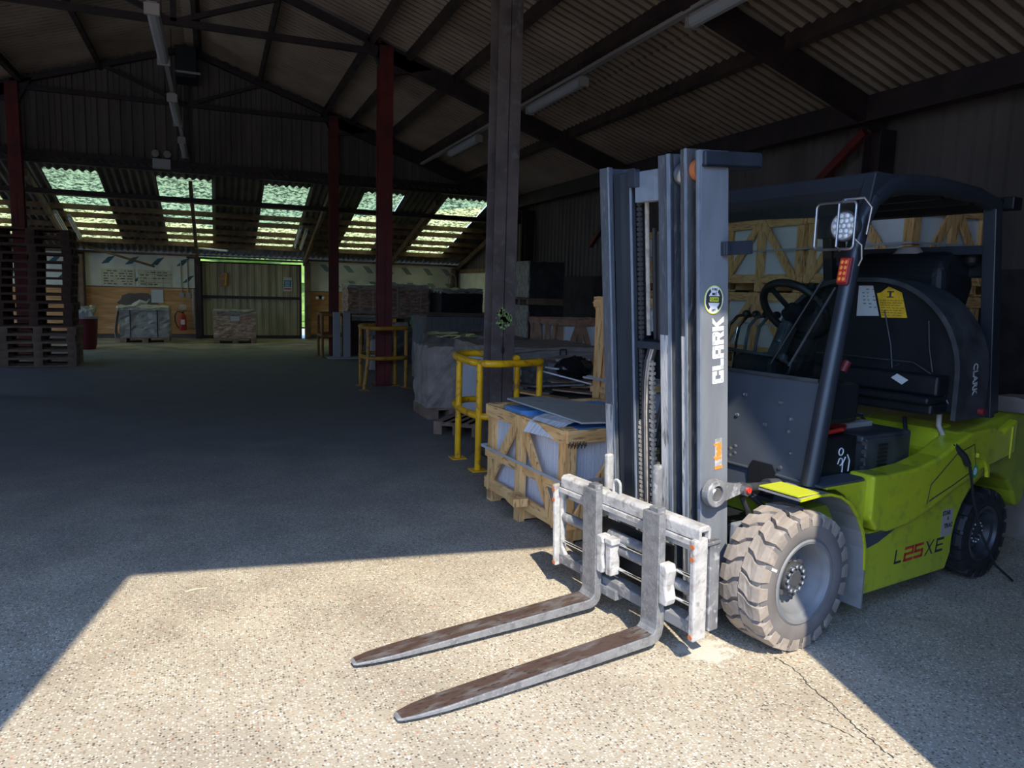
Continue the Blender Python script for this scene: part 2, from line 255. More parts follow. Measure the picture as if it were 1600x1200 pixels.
# ------------------------------------------------------------------ mesh builder
class MB:
    def __init__(s, T=None): s.v = []; s.f = []; s.m = []; s.mi = 0; s.T = T
    def add(s, vs, fs):
        o = len(s.v); s.v += [Vector(p) for p in vs]; s.f += [tuple(o+i for i in f) for f in fs]; s.m += [s.mi]*len(fs); return s
    def box(s, a, b):
        (x0, y0, z0), (x1, y1, z1) = a, b
        x0, x1 = min(x0, x1), max(x0, x1); y0, y1 = min(y0, y1), max(y0, y1); z0, z1 = min(z0, z1), max(z0, z1)
        return s.add([(x0, y0, z0), (x1, y0, z0), (x1, y1, z0), (x0, y1, z0), (x0, y0, z1), (x1, y0, z1), (x1, y1, z1), (x0, y1, z1)],
                     [(3, 2, 1, 0), (4, 5, 6, 7), (0, 1, 5, 4), (1, 2, 6, 5), (2, 3, 7, 6), (3, 0, 4, 7)])
    def bar(s, p, q, wd, th, up=(0, 0, 1)):
        p = Vector(p); q = Vector(q); d = (q-p).normalized(); up = Vector(up)
        sx = d.cross(up)
        if sx.length < 1e-4: sx = d.cross(Vector((1, 0, 0)))
        sx.normalize(); u = sx.cross(d).normalized(); a = sx*wd/2; b = u*th/2
        return s.add([p-a-b, p+a-b, p+a+b, p-a+b, q-a-b, q+a-b, q+a+b, q-a+b],
                     [(0, 1, 2, 3), (7, 6, 5, 4), (4, 5, 1, 0), (5, 6, 2, 1), (6, 7, 3, 2), (7, 4, 0, 3)])
    def tube(s, pts, r, n=10, closed=False):
        pts = [Vector(p) for p in pts]; rings = []; N = len(pts); prev = None
        for i, p in enumerate(pts):
            if closed: d = pts[(i+1) % N]-pts[i-1]
            else: d = pts[min(i+1, N-1)]-pts[max(i-1, 0)]
            d.normalize()
            if prev is None:
                u = d.cross(Vector((0, 0, 1)))
                if u.length < 1e-3: u = d.cross(Vector((1, 0, 0)))
            else: u = prev - d*prev.dot(d)
            u.normalize(); prev = u; v = d.cross(u)
            rr = r[i] if isinstance(r, (list, tuple)) else r
            rings.append([p+u*math.cos(2*PI*k/n)*rr+v*math.sin(2*PI*k/n)*rr for k in range(n)])
        vs = [q for rg in rings for q in rg]; fs = []
        for i in range(N if closed else N-1):
            j = (i+1) % N
            for k in range(n): fs.append((i*n+k, i*n+(k+1) % n, j*n+(k+1) % n, j*n+k))
        if not closed: fs += [tuple(range(n))[::-1], tuple((N-1)*n+k for k in range(n))]
        return s.add(vs, fs)
    def cyl(s, p, q, r, r2=None, n=20): return s.tube([p, q], [r, r if r2 is None else r2], n)
    def lathe(s, prof, c, axis='z', n=32, closed=False):   # prof: list of (r, t)
        vs = []; fs = []; P = len(prof)
        for k in range(n):
            a = 2*PI*k/n
            for r, t in prof:
                if axis == 'z': vs.append((c[0]+r*math.cos(a), c[1]+r*math.sin(a), c[2]+t))
                elif axis == 'y': vs.append((c[0]+r*math.cos(a), c[1]+t, c[2]+r*math.sin(a)))
                else: vs.append((c[0]+t, c[1]+r*math.cos(a), c[2]+r*math.sin(a)))
        for k in range(n):
            k2 = (k+1) % n
            for i in range(P if closed else P-1):
                i2 = (i+1) % P
                fs.append((k*P+i, k*P+i2, k2*P+i2, k2*P+i))
        return s.add(vs, fs)
    def prism(s, poly, a, b, plane='xz'):   # polygon extruded along the third axis from a to b
        def mk(p, t):
            if plane == 'xz': return (p[0], t, p[1])
            if plane == 'yz': return (t, p[0], p[1])
            return (p[0], p[1], t)
        n = len(poly); vs = [mk(p, a) for p in poly]+[mk(p, b) for p in poly]
        fs = [tuple(range(n))[::-1], tuple(range(n, 2*n))]+[(i, (i+1) % n, n+(i+1) % n, n+i) for i in range(n)]
        return s.add(vs, fs)
    def strip(s, prof, a, b, th, plane='xz'):  # open profile sheet of thickness th
        pts = [Vector((p[0], p[1])) for p in prof]; off = []
        for i, p in enumerate(pts):
            d = pts[min(i+1, len(pts)-1)]-pts[max(i-1, 0)]; d.normalize(); off.append(p+Vector((-d.y, d.x))*th)
        for i in range(len(pts)-1):
            s.prism([tuple(pts[i]), tuple(pts[i+1]), tuple(off[i+1]), tuple(off[i])], a, b, plane)
        return s
    def ball(s, c, r, n=12, m=8):
        vs = []; fs = []
        rr = (r, r, r) if not isinstance(r, (tuple, list)) else r
        for i in range(m+1):
            t = PI*i/m
            for k in range(n):
                a = 2*PI*k/n; vs.append((c[0]+rr[0]*math.sin(t)*math.cos(a), c[1]+rr[1]*math.sin(t)*math.sin(a), c[2]+rr[2]*math.cos(t)))
        for i in range(m):
            for k in range(n): fs.append((i*n+k, (i+1)*n+k, (i+1)*n+(k+1) % n, i*n+(k+1) % n))
        return s.add(vs, fs)
    def blob(s, a, b, amp=0.02, seg=8, seed=0, top=1.0):    # lumpy wrapped box
        rnd = random.Random(seed); (x0, y0, z0), (x1, y1, z1) = a, b
        grid = {}
        def P(i, j, k):
            key = (i, j, k)
            if key not in grid:
                x = x0+(x1-x0)*i/seg; y = y0+(y1-y0)*j/seg; z = z0+(z1-z0)*k/seg
                q = [rnd.uniform(-amp, amp) for _ in range(3)]
                if k == 0: q[2] = 0
                grid[key] = len(s.v); s.v.append(Vector((x+q[0], y+q[1], z+q[2]*(top if k == seg else 1))))
            return grid[key]
        g = range(seg)
        for i in g:
            for j in g:
                for k, fl in ((0, 1), (seg, 0)):
                    f = (P(i, j, k), P(i+1, j, k), P(i+1, j+1, k), P(i, j+1, k)); s.f.append(f[::-1] if fl else f); s.m.append(s.mi)
                for j2, fl in ((0, 0), (seg, 1)):
                    f = (P(i, j2, j), P(i+1, j2, j), P(i+1, j2, j+1), P(i, j2, j+1)); s.f.append(f[::-1] if fl else f); s.m.append(s.mi)
                for i2, fl in ((0, 1), (seg, 0)):
                    f = (P(i2, i, j), P(i2, i+1, j), P(i2, i+1, j+1), P(i2, i, j+1)); s.f.append(f[::-1] if fl else f); s.m.append(s.mi)
        return s
    def build(s, name, mats, parent=None, bev=0.0, smooth=False, seg=2):
        me = bpy.data.meshes.new(name)
        vs = [s.T @ v for v in s.v] if s.T else s.v
        me.from_pydata([tuple(v) for v in vs], [], s.f)
        if not isinstance(mats, (list, tuple)): mats = [mats]
        for m in mats: me.materials.append(M[m])
        for p, i in zip(me.polygons, s.m): p.material_index = i
        me.update()
        if smooth:
            for p in me.polygons: p.use_smooth = True
            try: me.set_sharp_from_angle(angle=math.radians(38))
            except Exception: pass
        o = bpy.data.objects.new(name, me); COL.objects.link(o); o.parent = parent
        if bev:
            b = o.modifiers.new('bevel', 'BEVEL'); b.width = bev; b.segments = seg; b.limit_method = 'ANGLE'; b.angle_limit = math.radians(40)
            b.harden_normals = False
        return o
def tag(o, label=None, cat=None, group=None, kind=None):
    if label: o['label'] = label
    if cat: o['category'] = cat
    if group: o['group'] = group
    if kind: o['kind'] = kind
    return o
def empty(name, loc, rz=0, label=None, cat=None, group=None):
    o = bpy.data.objects.new(name, None); COL.objects.link(o); o.location = loc; o.rotation_euler = (0, 0, rz); o.empty_display_size = 0.2
    return tag(o, label, cat, group)
KIDS = {}
def dup(root, loc, rz=0, label=None, group=None, mirror=False):
    r = root.copy(); COL.objects.link(r); r.location = loc; r.rotation_euler = (0, 0, rz)
    if label: r['label'] = label
    if group: r['group'] = group
    for ch in [o for o in COL.objects if o.parent == root]:
        c = ch.copy(); COL.objects.link(c); c.parent = r
        for g in [o for o in COL.objects if o.parent == ch]:
            d = g.copy(); COL.objects.link(d); d.parent = c
    return r
def struct(mb, name, m, bev=0, label=None, parent=None):
    o = mb.build(name, m, parent, bev)
    if not parent: o['kind'] = 'structure'
    if label: o['label'] = label
    return o
def text_mesh(body, size, T, name, m, parent, ext=0.0008, bold=0.0, align='CENTER', shear=0, xs=1.0, label=None):
    cu = bpy.data.curves.new(name, 'FONT'); cu.body = body; cu.size = size; cu.extrude = ext; cu.offset = bold
    cu.align_x = align; cu.align_y = 'CENTER'; cu.shear = shear; cu.resolution_u = 3
    to = bpy.data.objects.new('text_tmp', cu); COL.objects.link(to)
    dg = bpy.context.evaluated_depsgraph_get(); dg.update()
    me = bpy.data.meshes.new_from_object(to.evaluated_get(dg))
    bpy.data.objects.remove(to)
    me.transform(T @ Matrix.Diagonal((xs, 1, 1, 1)))
    me.materials.clear(); me.materials.append(M[m])
    o = bpy.data.objects.new(name, me); COL.objects.link(o); o.parent = parent
    if label: o['label'] = label
    return o
def frame_T(o, xdir, ydir):   # text x -> xdir, text y -> ydir
    xd = Vector(xdir).normalized(); yd = Vector(ydir).normalized(); zd = xd.cross(yd)
    return Matrix.Translation(o) @ Matrix((xd, yd, zd)).transposed().to_4x4()

# ================================================================== SETTING
XR, XL, RX, RS, RZ = 7.4, -8.3, -0.45, 0.335, 6.51
YG, YB = 17.45, 22.9
def zroof(X): return RZ-RS*abs(X-RX)
def zlean(Y): return 3.96-0.2732*(Y-17.3)

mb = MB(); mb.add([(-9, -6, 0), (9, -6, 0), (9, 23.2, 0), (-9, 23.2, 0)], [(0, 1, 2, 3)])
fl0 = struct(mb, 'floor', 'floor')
rnd = random.Random(17)
for pts, w_ in (([(2.30, 2.44), (2.31, 2.33), (2.27, 2.2), (2.25, 2.05), (2.22, 1.92), (2.20, 1.80), (2.19, 1.72)], 0.0035), ([(2.08, 2.02), (2.13, 1.96), (2.16, 1.86)], 0.003), ([(1.94, 2.15), (2.0, 2.14), (2.08, 2.12)], 0.003)):
    mb = MB(); P = []
    for a, b in zip(pts, pts[1:]):
        for k in range(8): t = k/8; P.append((a[0]+(b[0]-a[0])*t+rnd.uniform(-.006, .006), a[1]+(b[1]-a[1])*t+rnd.uniform(-.006, .006)))
    P.append(pts[-1]); ww = [w_*rnd.uniform(0.4, 1.3) for _ in P]
    vs = []
    for p_, q_ in zip(P, ww): vs += [(p_[0]-q_, p_[1], 0.0008), (p_[0]+q_, p_[1], 0.0008)]
    mb.add(vs, [(2*i, 2*i+1, 2*i+3, 2*i+2) for i in range(len(P)-1)]); mb.build('crack', 'ink', fl0)
mb = MB(); mb.add([(-60, -50, -0.06), (60, -50, -0.06), (60, 70, -0.06), (-60, 70, -0.06)], [(0, 1, 2, 3)])
struct(mb, 'floor', 'ground_out')
# corrugated main roof, three lapped sheets per slope
def corr_roof():
    mb = MB(); pitch = 0.15; n = 6; ys = [YD-0.35+i*pitch/n for i in range(int((YG+0.4-YD+0.35)/pitch*n)+1)]
    for side in (-1, 1):
        xe = (XR+0.25-RX) if side > 0 else (RX-XL+0.25)
        cuts = [0.0, 2.9, 5.6, xe]
        for k in range(3):
            a, b = cuts[k], cuts[k+1]+(0.12 if k < 2 else 0); off = -0.014*k
            vs = []; fs = []
            for i, Y in enumerate(ys):
                h = 0.026*math.cos(2*PI*(Y/pitch))
                for d in (a, b): vs.append((RX+side*d, Y, RZ-RS*d+h+off))
            for i in range(len(ys)-1):
                f = (2*i, 2*i+1, 2*i+3, 2*i+2); fs.append(f if side > 0 else f[::-1])
            mb.add(vs, fs)
    o = mb.build('ceiling', 'roof', smooth=True); tag(o, kind='structure'); return o
corr_roof()
SKY = [(-5.35, -4.3), (-3.2, -2.2), (-1.1, 0.0), (1.1, 2.1), (3.35, 4.3), (5.4, 6.5)]
SY0, SY1 = 17.85, 22.35
def lean_profile(xa, xb, ya, yb, mb, zo=0.0, am=0.026):
    pitch = 0.15; n = 6; N = max(1, round((xb-xa)/pitch*n)); vs = []; fs = []
    for i in range(N+1):
        X = xa+(xb-xa)*i/N; h = am*math.cos(2*PI*X/pitch)+zo
        vs += [(X, ya, zlean(ya)+h), (X, yb, zlean(yb)+h)]
    for i in range(N): fs.append((2*i, 2*i+1, 2*i+3, 2*i+2))
    mb.add(vs, fs)
mb = MB(); lean_profile(XL-0.1, XR+0.3, 17.3, SY0, mb); lean_profile(XL-0.1, XR+0.3, SY1, YB+0.35, mb)
xs = [XL-0.1]+[v for s_ in SKY for v in s_]+[XR+0.3]
for i in range(0, len(xs), 2): lean_profile(xs[i], xs[i+1], SY0, SY1, mb)
struct(mb, 'ceiling', 'roof_lean')
for i, (a, b) in enumerate(SKY):
    mb = MB(); lean_profile(a-0.02, b+0.02, SY0-0.05, SY1+0.05, mb, 0.03, 0.008)
    o = struct(mb, 'window_%d' % (i+1), 'skylight')
def scrap(x, y, l, a, m, lab, cat):
    mb = MB(); c, s_ = math.cos(a)*l/2, math.sin(a)*l/2
    mb.bar((x-c, y-s_, 0.003), (x, y, 0.006), l*0.10+0.002, 0.003); mb.bar((x, y, 0.006), (x+c, y+s_*0.8, 0.003), l*0.08+0.002, 0.003); tag(mb.build('scrap', m), lab, cat)
scrap(-0.12, 4.02, 0.11, 0.2, 'cream', 'pale splinter lying near the far left corner of the sunlit floor', 'splinter')
scrap(1.62, 1.80, 0.06, -1.2, 'green_s', 'thin green strand on the sunlit floor at the bottom right', 'strand')
scrap(0.12, 2.75, 0.05, 0.6, 'film_white', 'small white scrap on the sunlit floor at the left edge', 'scrap')
# walls
def clad_wall(mb, fixed, a, b, z0f, z1f, axis, pitch=0.19, depth=0.035):
    prof = [(0, 0), (0.42, 0), (0.5, 1), (0.9, 1)]; pts = []; t = a; 
    while t < b:
        for f, d in prof:
            u = t+f*pitch
            if u <= b: pts.append((u, d*depth))
        t += pitch
    pts.append((b, 0)); vs = []; fs = []
    for u, d in pts:
        for zf in (z0f, z1f):
            vs.append((fixed+d, u, zf(u)) if axis == 'y' else (u, fixed+d, zf(u)))
    for i in range(len(pts)-1): fs.append((2*i, 2*i+2, 2*i+3, 2*i+1))
    mb.add(vs, fs)
def topz(Y): return (zroof(XR)+0.02) if Y < YG else zlean(Y)
mb = MB(); clad_wall(mb, XR, YD, YB, lambda u: 1.93, topz, 'y'); wr = struct(mb, 'wall_right', 'clad')
mb = MB(); mb.box((XR-0.08, YD, 0), (XR+0.12, YB, 1.95)); o = mb.build('plinth', 'block', wr)
mb = MB(); mb.box((XR-0.1, 18.2, 0.95), (XR-0.01, YB-0.02, 2.1)); mb.build('lining_board', 'board', wr)
mb = MB(); mb.box((XR-0.13, 18.2, 2.1), (XR-0.01, YB-0.02, 2.22)); mb.build('timber_rail', 'timber_old', wr)
mb = MB()
for a, b, z0 in ((YD, 6.0, 0), (6.0, 9.5, 0), (9.5, 13.5, 0), (13.5, 16.5, 2.9), (16.5, 18.6, 0), (18.6, 22.0, 2.3), (22.0, YB, 0)):  # the raised sections leave unseen openings, added to let in fill light
    clad_wall(mb, XL, a, b, lambda u, z0=z0: z0, topz, 'y')
struct(mb, 'wall_left', 'clad')
mb = MB(); clad_wall(mb, YG, XL, XR, lambda u: 4.02, lambda u: zroof(u)+0.03, 'x', pitch=0.21)
gab = struct(mb, 'wall_gable', 'clad')
mb = MB(); mb.box((XL, YG-0.10, 3.86), (XR, YG+0.06, 4.10)); mb.build('gable_beam', 'steel_dark', gab)
mb = MB()
mb.prism([(1.97, 0), (XR+0.1, 0), (XR+0.1, zroof(XR)), (RX, RZ+0.03), (-1.284, zroof(-1.284)), (-1.284, 4.74), (1.1, 4.42), (1.945, 4.41), (2.08, 3.40), (2.05, 2.5)], YD-0.12, YD)
mb.prism([(-2.2, 0), (-1.284, 0), (-1.284, zroof(-1.284)), (-2.2, zroof(-2.2))], YD-0.12, YD)
mb.prism([(-7.6, 3.9), (-2.2, 3.9), (-2.2, zroof(-2.2)), (-7.6, zroof(-7.6))], YD-0.12, YD)  # panel over the unseen opening added for sky fill
mb.prism([(XL-0.1, 0), (-7.6, 0), (-7.6, zroof(-7.6)), (XL-0.1, zroof(XL))], YD-0.12, YD)
struct(mb, 'wall_front', 'clad')
# back wall: foil board above plywood, doorway between
DX0, DX1 = -0.45, 2.52
mb = MB(); mb.box((XL, YB, 0), (DX0, YB+0.12, 2.34)); mb.box((DX1, YB, 0), (XR+0.2, YB+0.12, 2.34)); mb.box((DX0, YB, 2.33), (DX1, YB+0.12, 2.36))
wb = struct(mb, 'wall_back', 'clad')
for n_, (a, b) in enumerate(((-3.2, DX0-0.03), (DX1+0.12, 7.2), (-7.5, -3.45))):
    mb = MB(); mb.box((a, YB-0.04, 1.42), (b, YB-0.003, 2.33)); f = mb.build('insulation_board', 'board', wb)
    mb = MB(); mb.box((a, YB-0.03, 0.12), (b, YB-0.003, 1.40)); mb.build('plywood_lining', 'ply', wb)
    mb = MB(); rnd = random.Random(n_)
    X = a+0.35
    while X < b-0.25:
        for zz in (2.12, 1.66):
            x0 = X+rnd.uniform(-.05, .05)+(0.2 if zz < 2 else 0)
            for q in range(4):
                xx = x0+q*0.045
                if xx > b-0.2: continue
                mb.prism([(xx, zz-0.09+q*0.008), (xx+0.03, zz-0.11+q*0.008), (xx+0.21, zz+0.09+q*0.012), (xx+0.175, zz+0.09+q*0.012)] if n_ != 1 else
                         [(xx+0.18, zz-0.11), (xx+0.21, zz-0.11), (xx+0.03, zz+0.10), (xx, zz+0.10)], YB-0.0425, YB-0.040)
        X += 0.62
    mb.build('printed_marks', 'ink_teal', f)
mb = MB()
for X, r in ((-2.3, 0.34),): mb.lathe([(0.0, 0), (0.30, 0), (0.36, 0)], (0, 0, 0), 'y', 24)
mb = MB(T=Matrix.Translation((-1.95, YB-0.034, 0.98)) @ Matrix.Scale(1.5, 4, (1, 0, 0)))
mb.prism([(0.33*math.cos(a*PI/9)*(1+0.08*math.sin(3*a)), 0.28*math.sin(a*PI/9)*(1+0.1*math.cos(2*a))) for a in range(18)], 0, 0.003)
mb.build('grey_patch', 'clad', wb)
# door in the back wall
mb = MB()
pts = []; X = -0.27
def corr_panel(mb, x0, x1, z0, z1, Y, pitch=0.2, depth=0.03):
    X = x0; P = []
    while X < x1:
        for f, d in ((0, 0), (0.35, 0), (0.45, 1), (0.9, 1)):
            u = X+f*pitch
            if u <= x1: P.append((u, Y-d*depth))
        X += pitch
    P.append((x1, Y)); vs = []; fs = []
    for u, yy in P: vs += [(u, yy, z0), (u, yy, z1)]
    for i in range(len(P)-1): fs.append((2*i, 2*i+2, 2*i+3, 2*i+1))
    mb.add(vs, fs)
corr_panel(mb, -0.3, 2.38, 1.22, 2.17, YB-0.02); corr_panel(mb, -0.3, 2.38, 0.06, 1.16, YB-0.01)
dr = struct(mb, 'door_1', 'clad_door')
mb = MB(); mb.box((-0.32, YB-0.08, 1.15), (2.40, YB-0.02, 1.23)); mb.box((-0.32, YB-0.08, 0.0), (2.40, YB-0.01, 0.09)); mb.box((2.36, YB-0.06, 0.0), (2.42, YB-0.01, 2.18)); mb.box((-0.36, YB-0.06, 0), (-0.30, YB-0.01, 2.18)); mb.box((-0.36, YB-0.06, 2.15), (2.42, YB-0.01, 2.19))
mb.build('door_frame', 'steel_dark', dr)
mb = MB(); mb.box((-0.7, YB-0.12, 2.245), (2.6, YB-0.06, 2.29)); mb.build('sliding_track', 'steel_dark', dr)

# columns
def steel_column(X, Y, zt, m, label, wd=0.22, base=True, mark=False, rz=0):
    r = empty('steel_column', (X, Y, 0), rz, label, 'column', None)
    mb = MB(); h = wd/2; t = 0.014
    mb.box((-h, -h, 0.01), (h, -h+t, zt)); mb.box((-h, h-t, 0.01), (h, h, zt)); mb.box((-0.006, -h, 0.01), (0.006, h, zt))
    mb.build('beam_section', m, r, 0.003)
    if base: mb = MB(); mb.box((-h-0.06, -h-0.05, 0.0), (h+0.06, h+0.05, 0.018)); mb.build('base_plate', m, r)
    return r
for (Y, m, nm, wd, X) in ((6.62, 'steel_brown', 'dusty brown steel column rising through the nearest yellow barrier, green mark on it', 0.23, 2.535), (11.95, 'steel_red', 'red steel column standing inside the middle yellow barrier', 0.22, 2.555), (17.2, 'steel_red', 'slimmer dark red steel column furthest back, at the orange barrier', 0.2, 2.53)):
    c = steel_column(X, Y, zroof(2.55)-0.2, m, nm, wd)
    if m == 'steel_brown':
        mb = MB(); rnd = random.Random(4)
        for k in range(110):
            a = rnd.uniform(0, 2*PI); r_ = rnd.uniform(0.0, 1.0); xx = 0.08*r_*math.cos(a); zz = 1.335+0.095*r_*math.sin(a); s_ = rnd.uniform(0.004, 0.013)
            mb.add([(xx-s_, -0.1162, zz-s_), (xx+s_, -0.1162, zz-s_*.6), (xx+s_*.7, -0.1162, zz+s_*1.6), (xx-s_, -0.1162, zz+s_)], [(0, 1, 2, 3)])
        mb.build('spray_mark', 'spray', c)
        mb = MB(); mb.prism([(0.018*math.cos(k*PI/6), 1.035+0.034*math.sin(k*PI/6)) for k in range(12)], -0.1165, -0.115); mb.build('dark_spot', 'black', c)
steel_column(-3.5, 17.2, zroof(-3.5)-0.2, 'steel_red', 'dark red steel column behind the pallet stack on the left', 0.22)
steel_column(-3.47, 11.95, zroof(-3.5)-0.2, 'steel_red', 'dark red steel column left of the pallet stack', 0.22)
steel_column(7.2, 6.62, 3.55, 'steel_dark', 'dark wall column above the forklift guard', 0.24)
steel_column(7.2, 11.95, 3.55, 'steel_dark', 'dark wall column half way along the right wall', 0.24)
steel_column(7.2, 17.0, 3.55, 'steel_dark', 'dark wall column beside the tall wrapped tile stack', 0.24)
# trusses / rafters
for Y, nm in ((6.62, 'nearest to the doorway'), (11.95, 'over the middle yellow barrier'), (17.2, 'in front of the gable cladding')):
    r = empty('roof_truss', (0, Y, 0), 0, 'dark steel roof truss ' + nm, 'roof truss')
    zt = lambda X: 6.36-RS*abs(X-RX)
    for (a, b, dpt, nm2) in ((RX, 2.55, 0.10, 'rafter'), (RX, -3.5, 0.10, 'rafter'), (2.45, 7.2, 0.26, 'aisle_rafter'), (-3.4, XL+0.1, 0.26, 'aisle_rafter')):
        mb = MB(); mb.bar((a, 0, zt(a)-dpt/2), (b, 0, zt(b)-dpt/2), 0.12, dpt); mb.build(nm2, 'steel_dark', r)
    zc = 5.22
    mb = MB(); mb.bar((-3.45, 0, zc), (2.5, 0, zc), 0.08, 0.09); mb.build('tie_beam', 'steel_dark', r)
    mb = MB(); mb.bar((RX, 0, zc), (RX, 0, 6.3), 0.08, 0.08, (0, 1, 0)); mb.build('king_post', 'steel_dark', r)
    for sx in (-1, 1):
        mb = MB(); mb.bar((RX, 0, zc), (RX+sx*1.5, 0, zt(RX+sx*1.5)-0.06), 0.06, 0.07); mb.build('strut', 'steel_dark', r)
        mb = MB(); mb.prism([(RX+sx*2.95, zc-0.3), (RX+sx*3.2, zc-0.3), (RX+sx*3.75, zt(RX+sx*3.75)-0.05), (RX+sx*2.7, zt(RX+sx*2.7)-0.05)], -0.06, 0.06)
        mb.build('haunch', 'steel_dark', r)
    mb = MB(); mb.bar((7.08, 0.1, 3.55), (7.08, 1.5, 2.55), 0.08, 0.1); mb.build('wall_brace', 'steel_red', r)
mb = MB(); mb.bar((RX, 17.28, 4.05), (RX, 17.28, 5.2), 0.1, 0.1, (0, 1, 0)); tag(mb.build('gable_post', 'steel_dark'), 'dark steel post down the middle of the gable cladding', 'post')
names = {1.0: 'first right of the ridge', 2.37: 'above the row of columns', 2.95: 'just right of the row of columns', 3.72: 'between the columns and the strip lights', 4.62: 'beside the right-hand strip lights', 5.73: 'above the gap between strip lights and eaves', -2.03: 'first left of the ridge', -3.4: 'above the left columns', -5.0: 'over the left aisle', -6.6: 'near the left eaves', -0.2: 'at the ridge'}
for X, nm in names.items():
    mb = MB(); zz = 6.37-RS*abs(X-RX)
    up = Vector((RS if X > RX else -RS, 0, 1))
    mb.bar((X, YD, zz+0.01), (X, YG-0.02, zz+0.01), 0.08, 0.2 if X != 2.37 else 0.24, up)
    tag(mb.build('roof_purlin', 'purlin'), 'long roof purlin ' + nm, 'purlin', 'purlins under the main roof')
for X, nm in ((6.98, 'right'), (-7.9, 'left')):
    mb = MB(); mb.box((X-0.08, YD, 3.62), (X+0.08, YG, 3.90)); tag(mb.build('eaves_beam', 'steel_dark'), 'deep dark eaves beam along the top of the %s wall' % nm, 'beam')
# lean-to timbers
for k, (Y, nm) in enumerate(((18.88, 'top row across the skylights'), (19.66, 'second row down the skylights'), (20.17, 'third row down the skylights'), (20.86, 'fourth row down the skylights'), (21.4, 'fifth row down the skylights'), (21.95, 'lowest row above the back wall'))):
    mb = MB(); mb.box((XL, Y-0.035, zlean(Y)-0.15), (XR, Y+0.035, zlean(Y)-0.03)); tag(mb.build('lean_to_purlin', 'timber_old'), 'dark timber purlin, ' + nm, 'purlin', 'purlins of the lean-to roof')
for X, nm in ((-3.42, 'left, above the pallet stack'), (-0.42, 'coming down to the left door post'), (2.5, 'coming down to the right door post'), (5.02, 'in the middle of the right-hand skylights'), (7.25, 'in the far right corner')):
    mb = MB(); mb.bar((X, 17.5, zlean(17.5)-0.25), (X, YB-0.02, zlean(YB-0.02)-0.21), 0.075, 0.15); tag(mb.build('lean_to_rafter', 'timber_old'), 'old timber rafter ' + nm, 'rafter', 'rafters of the lean-to roof')
mb = MB(); mb.box((XL, 17.95, 3.32), (XR, 18.05, 3.42)); tag(mb.build('cross_beam', 'steel_dark'), 'thin dark beam crossing in front of all the skylights', 'beam')
mb = MB(); mb.box((XL, YB-0.12, 2.30), (DX0, YB-0.05, 2.36)); mb.box((DX1, YB-0.12, 2.30), (XR, YB-0.05, 2.36)); struct(mb, 'trim_1', 'timber_old')
for X, m, nm, wd in ((-3.3, 'timber_old', 'timber wall post at the left end of the foil board', 0.13), (-0.42, 'steel_dark', 'dark post left of the corrugated door', 0.16), (2.58, 'timber_old', 'brown timber post right of the corrugated door', 0.16), (7.1, 'timber_old', 'timber post in the far right corner', 0.12)):
    mb = MB(); mb.box((X-wd/2, YB-0.24, 0), (X+wd/2, YB-0.05, 2.25)); tag(mb.build('wall_post', m), nm, 'post')
mb = MB(); mb.bar((-3.28, YB-0.3, 2.50), (-1.5, YB-0.2, 1.98), 0.05, 0.06); tag(mb.build('loose_batten', 'timber_old'), 'long batten leaning down across the foil board on the left', 'batten')

# hedge outside behind the shed
mb = MB(); rnd = random.Random(3)
mb.blob((-8, 29, 0), (9, 32, 3.2), 0.25, 14, 5); tag(mb.build('hedge', 'hedge'), 'sunlit green hedge glimpsed over the corrugated door', 'hedge', kind='stuff')
mb = MB(); mb.blob((-30, -30, -0.05), (32, -26, 6.0), 0.7, 22, 6); tag(mb.build('hedge', 'sky_blocker'), 'added dark block across the yard, unseen behind the camera', 'hedge', kind='stuff')  # unseen block added to cut low sky light on upright faces

# ================================================================== LIGHT FITTINGS (off)
def strip_light(loc, L, label, group, wires=0):
    r = empty('strip_light', loc, 0, label, 'light fitting', group)
    mb = MB(); mb.box((-0.05, -L/2, 0.03), (0.05, L/2, 0.07)); mb.build('housing', 'conduit', r, 0.004)
    mb = MB(); mb.prism([(-0.065, 0.03), (-0.05, -0.035), (-0.025, -0.055), (0.025, -0.055), (0.05, -0.035), (0.065, 0.03)], -L/2+0.03, L/2-0.03)
    mb.build('diffuser', 'grey_l', r, 0.003)
    for s in (-1, 1): mb = MB(); mb.box((-0.07, s*L/2-0.02, -0.06), (0.07, s*L/2+0.02, 0.05)); mb.build('end_cap', 'conduit', r, 0.004)
    if wires:
        for s in (-1, 1):
            mb = MB(); mb.cyl((0, s*L*0.4, 0.07), (0, s*L*0.4, wires), 0.005, n=6); mb.build('hanging_wire', 'black', r)
    return r
for Y, nm in ((5.7, 'cut by the top of the picture'), (9.8, 'above and left of the mast'), (13.9, 'second furthest, just right of the brown column'), (18.2, 'furthest, beyond the gable line')):
    if Y < 17: strip_light((4.5, Y, 4.315), 1.75, 'grey strip light, right-hand run, ' + nm, 'strip lights on the right-hand run', 0.28)
mb = MB(); mb.box((4.46, 2.5, 4.42), (4.54, 17.0, 4.46)); tag(mb.build('cable_trunking', 'conduit'), 'long pale cable trunking carrying the right-hand strip lights', 'trunking')
for Y, nm in ((9.17, 'nearest, cut by the top of the picture'), (12.9, 'middle one of the run'), (16.3, 'furthest, in front of the gable cladding')):
    strip_light((-0.5, Y, 4.20), 1.8, 'grey strip light hanging on the central run, ' + nm, 'strip lights on the central run', 1.0)
mb = MB(); mb.box((-0.525, 7.0, 4.297), (-0.475, 17.1, 4.335)); tag(mb.build('cable_trunking', 'conduit'), 'thin cable trunking carrying the central strip lights', 'trunking')
